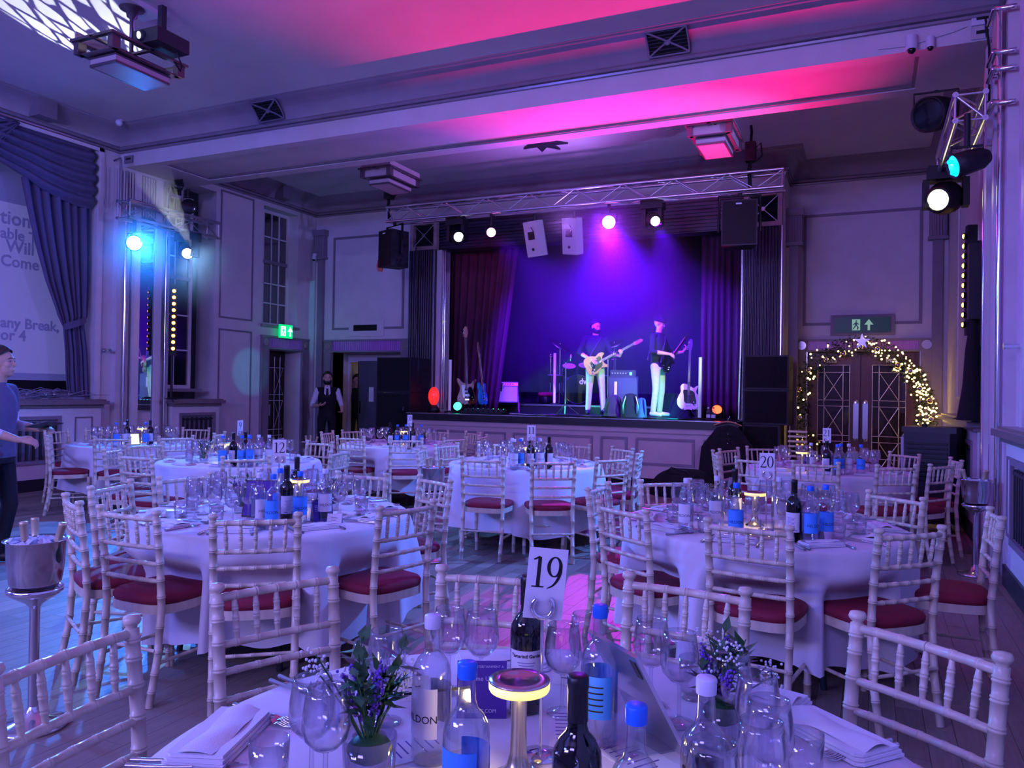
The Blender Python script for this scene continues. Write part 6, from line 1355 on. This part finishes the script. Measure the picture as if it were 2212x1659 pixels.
def guitar(label, loc, rot, kind, paint, neck, guard, scale=1.0, nl=.62):
    # local: body in xz plane, strings towards -y, neck up +z
    t = thing('electric_guitar', label, 'guitar', loc, rot=rot); t.scale = (scale,)*3
    M4 = Euler((PI/2, 0, 0)).to_matrix().to_4x4(); MB().prism(smooth_poly(outline(kind)), -.022, .022, M4=M4, smooth=True).obj('body', paint, t)
    MB().box(-.022, .022, -.034, -.018, .28, .36+nl).obj('neck', neck, t); MB().box(-.021, .021, -.038, -.034, .24, .36+nl).obj('fretboard', 'rosewood', t)
    MB().prism([(-.022, 0), (.022, 0), (.042, .07), (.034, .18), (.0, .20), (-.03, .16)], .02, .032, M4=Matrix.Translation((0, 0, .36+nl)) @ M4).obj('headstock', neck, t)
    for k in range(6):
        MB().cyl((-.03+.004*k, -.03, .38+nl+.024*k), (-.055+.004*k, -.03, .38+nl+.024*k), .007, n=8).obj('tuner', 'chrome', t)
    for z in (.10, .17, .23): MB().box(-.035, .035, -.032, -.022, z-.012, z+.012).obj('pickup', 'black', t)
    MB().box(-.035, .035, -.036, -.022, .045, .07).obj('bridge', 'chrome', t)
    MB().prism(smooth_poly([(-.09, .30), (-.03, .31), (.03, .30), (.09, .27), (.11, .2), (.13, .1), (.10, .04), (.05, .08), (-.06, .09), (-.08, .2)], 3), .022, .025, M4=M4).obj('pickguard', guard, t)
    for (x, z) in ((.09, .1), (.11, .06)): MB().cyl((x, -.025, z), (x, -.04, z), .010, n=10).obj('knob', 'white_cap', t)
    b = MB()
    for k in range(6): b.cyl((-.015+.006*k, -.041, .06), (-.013+.0052*k, -.041, .36+nl), .0008, n=4)
    b.obj('strings', 'steel', t); return t
def gstand(label, loc, rz):
    t = thing('guitar_stand', label, 'guitar stand', loc, rz)
    MB().cyl((0, .06, .03), (0, .02, .62), .012, n=8).obj('upright', 'black', t)
    for a in (-2.2, -.9, 1.57): MB().cyl((0, .06, .18), (.28*math.cos(a), .06+.28*math.sin(a), .01), .010, n=8).obj('leg', 'black', t)
    MB().tube([(-.08, -.07, .16), (-.08, .04, .14), (.08, .04, .14), (.08, -.07, .16)], .010, 8).obj('cradle', 'black', t)
def stage_at(px, py, Y): return aty(px, py, Y)
for px, Y, kind, paint, nk_, gd, l, l2, rz_, sc_ in ((1008, 13.3, 'bass', 'wood_body', 'maple', 'black_gloss', 'sunburst bass guitar standing on a guitar stand', 'black stand holding the sunburst bass', .3, 1.12), (1044, 13.3, 'single', 'teal_paint', 'maple', 'teal_paint', 'teal electric guitar turned sideways on a stand', 'black stand holding the teal guitar', 1.15, 1.0), (1487, 13.4, 'round', 'white_gloss', 'rosewood', 'black_gloss', 'cream hollow-body guitar with black pickguard on a stand', 'black stand holding the cream guitar', -.15, 1.02)):
    q = aty(px, 880, Y); fz = facing(Vector((q.x, Y, 0)))
    guitar(l, (q.x, Y, ZS+.17), Euler((math.radians(-8), 0, fz+rz_)), kind, paint, nk_, gd, sc_, .62 if kind != 'bass' else .78); gstand(l2, (q.x, Y, ZS), fz+rz_)
# guitars in the players' hands
def held(label, G, rz, off, tilt, yaw, kind, paint, guard):
    R = Matrix.Rotation(rz, 4, 'Z'); loc = Vector(G)+R @ Vector(off)
    m = R @ Matrix.Rotation(PI+yaw, 4, 'Z') @ Matrix.Rotation(math.radians(tilt), 4, 'Y'); t = guitar(label, (0, 0, 0), (0, 0, 0), kind, paint, 'maple', guard); t.matrix_world = Matrix.Translation(loc) @ m; return t
held('dark guitar with orange wood face played by the bearded guitarist', G1, rz1, (.20, .19, .86), 62, 0, 'single', 'orange_wood', 'black_gloss')
held('dark guitar held upright by the guitarist in the cap', G2, rz2, (.14, .19, .90), 58, .05, 'single', 'black_gloss', 'black_gloss')
for G, rz, l in ((G1, rz1, 'woven guitar strap over the bearded guitarist shoulder'), (G2, rz2, 'plain guitar strap over the shoulder of the guitarist in the cap')):
    R = Matrix.Rotation(rz, 4, 'Z'); t = thing('guitar_strap', l, 'strap', G, rz); MB().tube([(.20, .16, .95), (.10, .135, 1.15), (-.08, .10, 1.42), (-.12, -.02, 1.47), (-.02, -.14, 1.30), (.16, -.13, 1.0)], .016, 6).obj('band', 'brown_pack', t)
# ================================================================ amplifiers, drums, stage floor clutter
q = aty(1091, 858, 14.2)
t = thing('guitar_amp', 'combo amplifier with pale grille cloth tilted back on the stage', 'amplifier', (q.x, 14.2, aty(1091, 872, 14.2).z-.02 if False else ZS), facing(Vector((q.x, 14.2, 0)))+.1)
M4 = Matrix.Translation((0, 0, .16)) @ Euler((math.radians(-12), 0, 0)).to_matrix().to_4x4(); MB().box(-.26, .26, -.11, .11, 0, .43, M4=M4).obj('cabinet', 'speaker_black', t); gr = MB().box(-.24, .24, -.118, -.11, .02, .33, M4=M4).obj('grille_cloth', 'amp_cloth', t)
MB().box(-.25, .25, -.114, -.108, .345, .41, M4=M4).obj('control_panel', 'steel', t); o = link('lettering', text_mesh('Fender', .07, 'ink', extrude=.001), gr); o.data.transform(Matrix(((1, .3, 0, 0), (0, 1, 0, 0), (0, 0, 1, 0), (0, 0, 0, 1)))); o.matrix_local = M4 @ Matrix.Translation((-.21, -.12, .24)) @ Euler((PI/2, -.25, 0)).to_matrix().to_4x4()
for k in range(8): MB().cyl(M4 @ Vector((-.2+k*.05, -.114, .378)), M4 @ Vector((-.2+k*.05, -.132, .378)), .012, n=8).obj('knob', 'black', t)
for s in (-1, 1): MB().cyl((s*.27, -.05, .42), (s*.27, .16, 0), .012, n=6).obj('tilt_leg', 'steel', t); MB().cyl((s*.27, .0, .3), (s*.27, -.14, 0), .010, n=6).obj('tilt_leg', 'steel', t)
t2 = thing('microphone', 'microphone hanging over the amplifier grille', 'microphone', (q.x+.0, 14.02, ZS+.52)); MB().lathe([(0, -.12), (.014, -.11), (.02, 0), (.024, .05), (0, .06)], 10).obj('body', 'black', t2); MB().tube([(0, 0, .05), (-.05, .03, .14), (-.14, .06, .13), (-.16, .1, .05)], .006, 6).obj('cable', 'steel', t2)
q = aty(1345, 880, 14.3); fz = facing(Vector((q.x, 14.3, 0)))
t = thing('bass_amp', 'tall dark speaker cabinet behind the band', 'amplifier', (q.x, 14.3, ZS), fz); MB().box(-.28, .28, -.2, .2, 0, .72).obj('cabinet', 'speaker_black', t); MB().box(-.26, .26, -.215, -.2, .03, .69).obj('grille', 'dark_grey', t); MB().box(-.16, -.11, -.22, -.215, .38, .62).obj('port', 'white_cap', t)
t = thing('amp_head', 'amplifier head with blue light on the dark cabinet', 'amplifier', (q.x, 14.3, ZS+.72), fz); MB().box(-.24, .24, -.14, .14, 0, .12).obj('case', 'black', t); 
for k in range(6): MB().cyl((-.2+k*.05, -.14, .06), (-.2+k*.05, -.155, .06), .014, n=8).obj('knob', 'steel', t)
MB().box(.12, .16, -.145, -.14, .03, .08).obj('light', 'blue_led', t)
q = aty(1500, 885, 14.35); t = thing('floor_monitor', 'wedge monitor speaker beside the cream guitar', 'speaker', (aty(1455, 885, 14.3).x, 14.3, ZS), fz+.3); MB().prism([(-.2, 0), (.2, 0), (.2, .3), (-.05, .42)], -.3, .3, M4=Matrix.Rotation(PI/2, 4, 'X')).obj('cabinet', 'speaker_black', t); MB().box(.201, .21, -.28, .28, .02, .28).obj('grille', 'dark_grey', t)
# drum kit on the riser
DY = 15.2; q = aty(1245, 855, DY); dk = thing('drum_kit', 'drum kit with dark bass drum and cymbals on the riser', 'drum kit', (q.x, DY, RZ), facing(Vector((q.x, DY, 0)))+.1)
o = MB().lathe([(.0, -.22), (.29, -.22), (.29, .20), (.30, .20), (.30, .23), (.285, .23)], 36).obj('bass_drum', 'drum_shell', dk); o.matrix_local = Matrix.Translation((0, 0, .31)) @ Euler((PI/2, 0, 0)).to_matrix().to_4x4()
o = MB().lathe([(.0, .222), (.285, .222)], 36).obj('front_skin', 'black_gloss', dk); o.matrix_local = Matrix.Translation((0, 0, .31)) @ Euler((PI/2, 0, 0)).to_matrix().to_4x4()
o2 = link('lettering', text_mesh('dw', .16, 'pale_print', extrude=.001, bold=.004), dk, (.03, -.226, .42), (PI/2, 0, 0))
o = MB().lathe([(.283, .215), (.302, .215), (.302, .24), (.283, .24), (.283, .215)], 36).obj('hoop', 'drum_shell', dk); o.matrix_local = Matrix.Translation((0, 0, .31)) @ Euler((PI/2, 0, 0)).to_matrix().to_4x4()
for (x, y, z, r, h, tl) in ((-.17, -.05, .70, .14, .17, 25), (.16, -.02, .72, .14, .17, 25), (.52, .25, .42, .19, .34, 5), (-.42, .32, .52, .17, .13, 4)):
    o = MB().lathe([(0, 0), (r, 0), (r, h), (r*1.03, h), (r*1.03, h+.02), (0, h+.015)], 26).obj('drum', 'drum_shell', dk); o.matrix_local = Matrix.Translation((x, y, z-h/2)) @ Euler((math.radians(tl), 0, 0)).to_matrix().to_4x4()
    o = MB().lathe([(0, h+.017), (r*.97, h+.021)], 26).obj('drum_skin', 'drum_head', dk); o.matrix_local = Matrix.Translation((x, y, z-h/2)) @ Euler((math.radians(tl), 0, 0)).to_matrix().to_4x4()
for (px, py, r, tx, ty) in ((1210, 745, .24, 22, 30), (1327, 742, .20, 20, -25), (1330, 776, .20, 2, 0), (1190, 769, .17, 3, 4)):
    c = aty(px, py, DY+.1); l = Matrix.Rotation(-dk.rotation_euler.z, 4, 'Z') @ (Vector((c.x, DY+.1, c.z))-Vector(dk.location))
    o = MB().lathe([(0, .022), (.03, .02), (.045, .006), (r*.6, .002), (r, -.006), (r*.6, 0), (0, .018)], 30).obj('cymbal', 'cymbal', dk); o.matrix_local = Matrix.Translation(l) @ Euler((math.radians(tx), math.radians(ty), 0)).to_matrix().to_4x4()
    MB().cyl((l.x, l.y, 0.0), (l.x, l.y, l.z+.04), .011, n=8).obj('stand_pole', 'chrome', dk)
    for a in (0, 2.1, 4.2): MB().cyl((l.x, l.y, .28), (l.x+.2*math.cos(a), l.y+.2*math.sin(a), .01), .008, n=6).obj('stand_leg', 'chrome', dk)
q = aty(1180, 860, 15.3); t = thing('drum_stool', 'low round stool with red top beside the drum kit', 'stool', (q.x, 15.3, RZ)); MB().lathe([(0, .16), (.17, .16), (.18, .2), (.16, .24), (0, .25)], 20).obj('cushion', 'seat_cloth', t); MB().lathe([(.15, .16), (.16, .02), (0, 0)], 14).obj('base', 'black', t)
# light tubes
def ltube(label, px, y0, y1, Y, zb, extra='tube_pale'):
    q = aty(px, (y0+y1)/2, Y); z1 = aty(px, y0, Y).z; t = thing('light_tube', label, 'light tube', (q.x, Y, zb)); MB().cyl((0, 0, .03), (0, 0, z1-zb), .028, n=14).obj('tube', extra, t); MB().lathe([(0, 0), (.10, 0), (.10, .015), (.03, .03), (0, .03)], 14).obj('foot', 'black', t)
ltube('pale upright light tube beside the sunburst bass', 972, 777, 890, 12.95, ZS); ltube('pale upright light tube in front of the drum kit', 1198, 763, 873, 14.7, RZ); ltube('pale upright light tube beside the cream guitar', 1512, 772, 907, 12.9, ZS)
# floor pars
def fpar(label, px, py, Y, d, lens, r=.085):
    q = aty(px, py, Y); t = thing('floor_par', label, 'stage lamp', (q.x, Y, ZS)); h = max(.13, q.z-ZS); B = Matrix.Translation((0, 0, h)) @ basis(d)
    o = MB().lathe([(r*.6, -.16), (r, -.1), (r*1.02, 0), (r*.94, 0), (r*.92, -.02), (0, -.02)], 18).obj('body', 'black', t); o.matrix_local = B; o = MB().lathe([(0, 0), (r*.6, -.003), (r*.9, -.012)], 18).obj('lens', lens, t); o.matrix_local = B
    for k in range(6): a = k*PI/3; o = MB().ball((r*.52*math.cos(a), r*.52*math.sin(a), 0), r*.2, 8).obj('led', lens, t); o.matrix_local = B
    MB().tube([(r*1.2, 0, h), (r*1.3, .02, .02), (-r*1.3, .02, .02), (-r*1.2, 0, h)], .010, 6).obj('yoke', 'black', t)
fpar('floor lamp glowing green beside the pedalboard', 988, 878, 12.45, (.2, -1, .25), 'lens_green'); fpar('floor lamp glowing red beside the bottles', 1549, 884, 12.75, (.25, -1, .5), 'lens_red')
q = aty(937, 853, 12.55); t = thing('floor_par', 'tall oval floor light glowing red beside the subwoofers', 'stage lamp', (q.x, 12.55, ZS)); MB().ball((0, 0, .30), .17, 16, sc=(.62, .5, 1.0)).obj('globe', 'red_glow', t); MB().lathe([(0, 0), (.12, 0), (.10, .08), (.05, .14), (0, .14)], 16).obj('base', 'black', t)
# pedalboard, bottles, bags, cables
q = aty(1046, 888, 12.5); t = thing('pedalboard', 'dark pedalboard with rows of tiny lights at the stage edge', 'pedalboard', (q.x, 12.5, ZS)); MB().box(-.42, .42, -.17, .17, 0, .05).obj('board', 'black', t)
for k in range(8): MB().box(-.38+k*.1, -.31+k*.1, -.06, .07, .05, .09).obj('pedal', 'dark_grey', t); MB().ball((-.345+k*.1, .05, .092), .007, 6).obj('light', 'lens_green' if k > 4 else 'pale_print', t)
for px, l in ((1530, 'small clear water bottle standing at the stage edge by the light tube'), (1541, 'small clear water bottle with red cap at the stage edge')):
    q = aty(px, 900, 12.35); t = thing('drink_bottle', l, 'bottle', (q.x, 12.35, ZS)); MB().lathe([(0, 0), (.03, .002), (.032, .12), (.028, .15), (.012, .18), (.012, .2)], 14).obj('bottle', 'bottle_glass', t); MB().lathe([(.014, .19), (.014, .215), (0, .216)], 12).obj('cap', 'orange_plastic' if 'red' in l else 'white_cap', t); MB().lathe([(.033, .05), (.033, .1)], 14).obj('label', 'pale_print', t)
def pack(label, px, Y, w, h, m1, m2):
    q = aty(px, 890, Y); t = thing('backpack', label, 'backpack', (q.x, Y, ZS), facing(Vector((q.x, Y, 0)))); MB().grid(lambda u, v: (w*math.cos(2*PI*u)*(1-.35*v**2)*(1.0 if v < .98 else .1), .14*math.sin(2*PI*u)*(1-.4*v), h*v), 24, 10).obj('body', m1, t); MB().ball((0, 0, h*.93), w*.62, 12, sc=(1, .7, .35)).obj('flap', m1, t)
    for s in (-1, 1): MB().tube([(s*w*.5, -.13, h*.9), (s*w*.75, -.17, h*.5), (s*w*.7, -.12, .06)], .016, 6).obj('strap', m2, t)
pack('dark brown backpack on the stage behind the bearded guitarist', 1325, 13.25, .17, .36, 'brown_pack', 'black'); pack('black backpack on the stage between the two guitarists', 1362, 13.15, .17, .40, 'black_cloth', 'steel'); pack('blue cloth bag on the stage beside the black backpack', 1385, 13.2, .10, .34, 'blue_cloth', 'blue_cloth')
cables = (('black', 'black cable coiled near the front of the stage', [(1180, 12.3), (1230, 12.55), (1270, 12.2), (1330, 12.5), (1300, 12.8)]), ('steel', 'pale cable looping behind the pedalboard', [(1060, 12.35), (1110, 12.75), (1160, 12.4), (1200, 12.6)]), ('black', 'black cable running to the cream guitar', [(1390, 12.3), (1430, 12.6), (1470, 12.3), (1500, 12.7)]))
for m_, l, pts in cables: tag(MB().tube([(aty(px, 900, Y).x, Y, ZS+.012) for px, Y in pts], .010, 6).obj('stage_cable', m_), l, 'cable')
def mstand(label, px, Y, h):
    q = aty(px, 880, Y); t = thing('mic_stand', label, 'microphone stand', (q.x, Y, ZS)); MB().cyl((0, 0, .02), (0, 0, h), .010, n=8).obj('pole', 'chrome', t)
    for a in (.5, 2.6, 4.7): MB().cyl((0, 0, .2), (.25*math.cos(a), .25*math.sin(a), .01), .008, n=6).obj('leg', 'black', t)
    MB().cyl((0, 0, h), (.12, -.1, h+.05), .008, n=6).obj('boom', 'black', t); MB().lathe([(0, -.04), (.012, -.03), (.02, .06), (0, .09)], 10, (.13, -.1, h+.05)).obj('microphone', 'steel', t)
mstand('chrome microphone stand in front of the bass drum', 1221, 13.2, .95); mstand('low microphone stand beside the white hand of the cap guitarist', 1312, 13.2, 1.0)
# proscenium rope cables on the stage left edge
tag(MB().tube([(-7.95, 12.9, 4.2), (-7.9, 12.88, 3.0), (-7.85, 12.7, 1.9), (-7.75, 12.2, 1.06)], .02, 6).obj('speaker_cable', 'dark_grey'), 'dark cable hanging down beside the subwoofers to the stage corner', 'cable')
tag(MB().tube([(-1.87, 12.95, 4.15), (-1.87, 12.95, 2.5), (-1.88, 12.9, 1.07)], .025, 8).obj('twisted_cable', 'steel'), 'pale twisted cable running down the right proscenium column', 'cable')
# ================================================================ haze on the stage and in front of the blue lamp
def haze(label, c, h, dens, g, ball=0):
    m = bpy.data.materials.new('haze'); m.use_nodes = True; nt = m.node_tree; nt.nodes.clear(); o = nt.nodes.new('ShaderNodeOutputMaterial'); v = nt.nodes.new('ShaderNodeVolumeScatter')
    v.inputs['Density'].default_value = dens; v.inputs['Anisotropy'].default_value = g; nt.links.new(v.outputs[0], o.inputs['Volume']); MATS['haze_'+label] = m
    if ball:   # thins out from the lamp
        tc = nt.nodes.new('ShaderNodeTexCoord'); l = nt.nodes.new('ShaderNodeVectorMath'); l.operation = 'LENGTH'; nt.links.new(tc.outputs['Object'], l.inputs[0])
        r = nt.nodes.new('ShaderNodeMapRange'); r.interpolation_type = 'SMOOTHSTEP'; r.inputs[1].default_value = 0; r.inputs[2].default_value = ball; r.inputs[3].default_value = dens; r.inputs[4].default_value = 0; nt.links.new(l.outputs['Value'], r.inputs[0]); nt.links.new(r.outputs[0], v.inputs['Density'])
        ob = MB().ball((0, 0, 0), ball, 24).obj('haze', 'haze_'+label)
    else:      # hangs under the lamps, thinner near the floor
        tc = nt.nodes.new('ShaderNodeTexCoord'); sp = nt.nodes.new('ShaderNodeSeparateXYZ'); nt.links.new(tc.outputs['Object'], sp.inputs[0])
        r = nt.nodes.new('ShaderNodeMapRange'); r.inputs[1].default_value = -1.9; r.inputs[2].default_value = 1.0; r.inputs[3].default_value = dens*.12; r.inputs[4].default_value = dens; nt.links.new(sp.outputs[2], r.inputs[0]); nt.links.new(r.outputs[0], v.inputs['Density'])
        ob = MB().box(-h[0], h[0], -h[1], h[1], -h[2], h[2]).obj('haze', 'haze_'+label)
    ob.location = c; tag(ob, label, 'haze'); ob['kind'] = 'stuff'; return ob
haze('theatrical haze filling the stage under the truss lamps', (-4.9, 14.9, 3.35), (3.28, 1.85, 1.9), .13, .3)
haze('violet haze glowing around the magenta lamp of the stage truss', (-3.9, 12.3, 3.7), None, .16, .35, 2.0)
haze('blue-lit haze around the lamp on the left wall truss', (-9.2, 7.9, 3.5), None, .06, .5, 1.3)
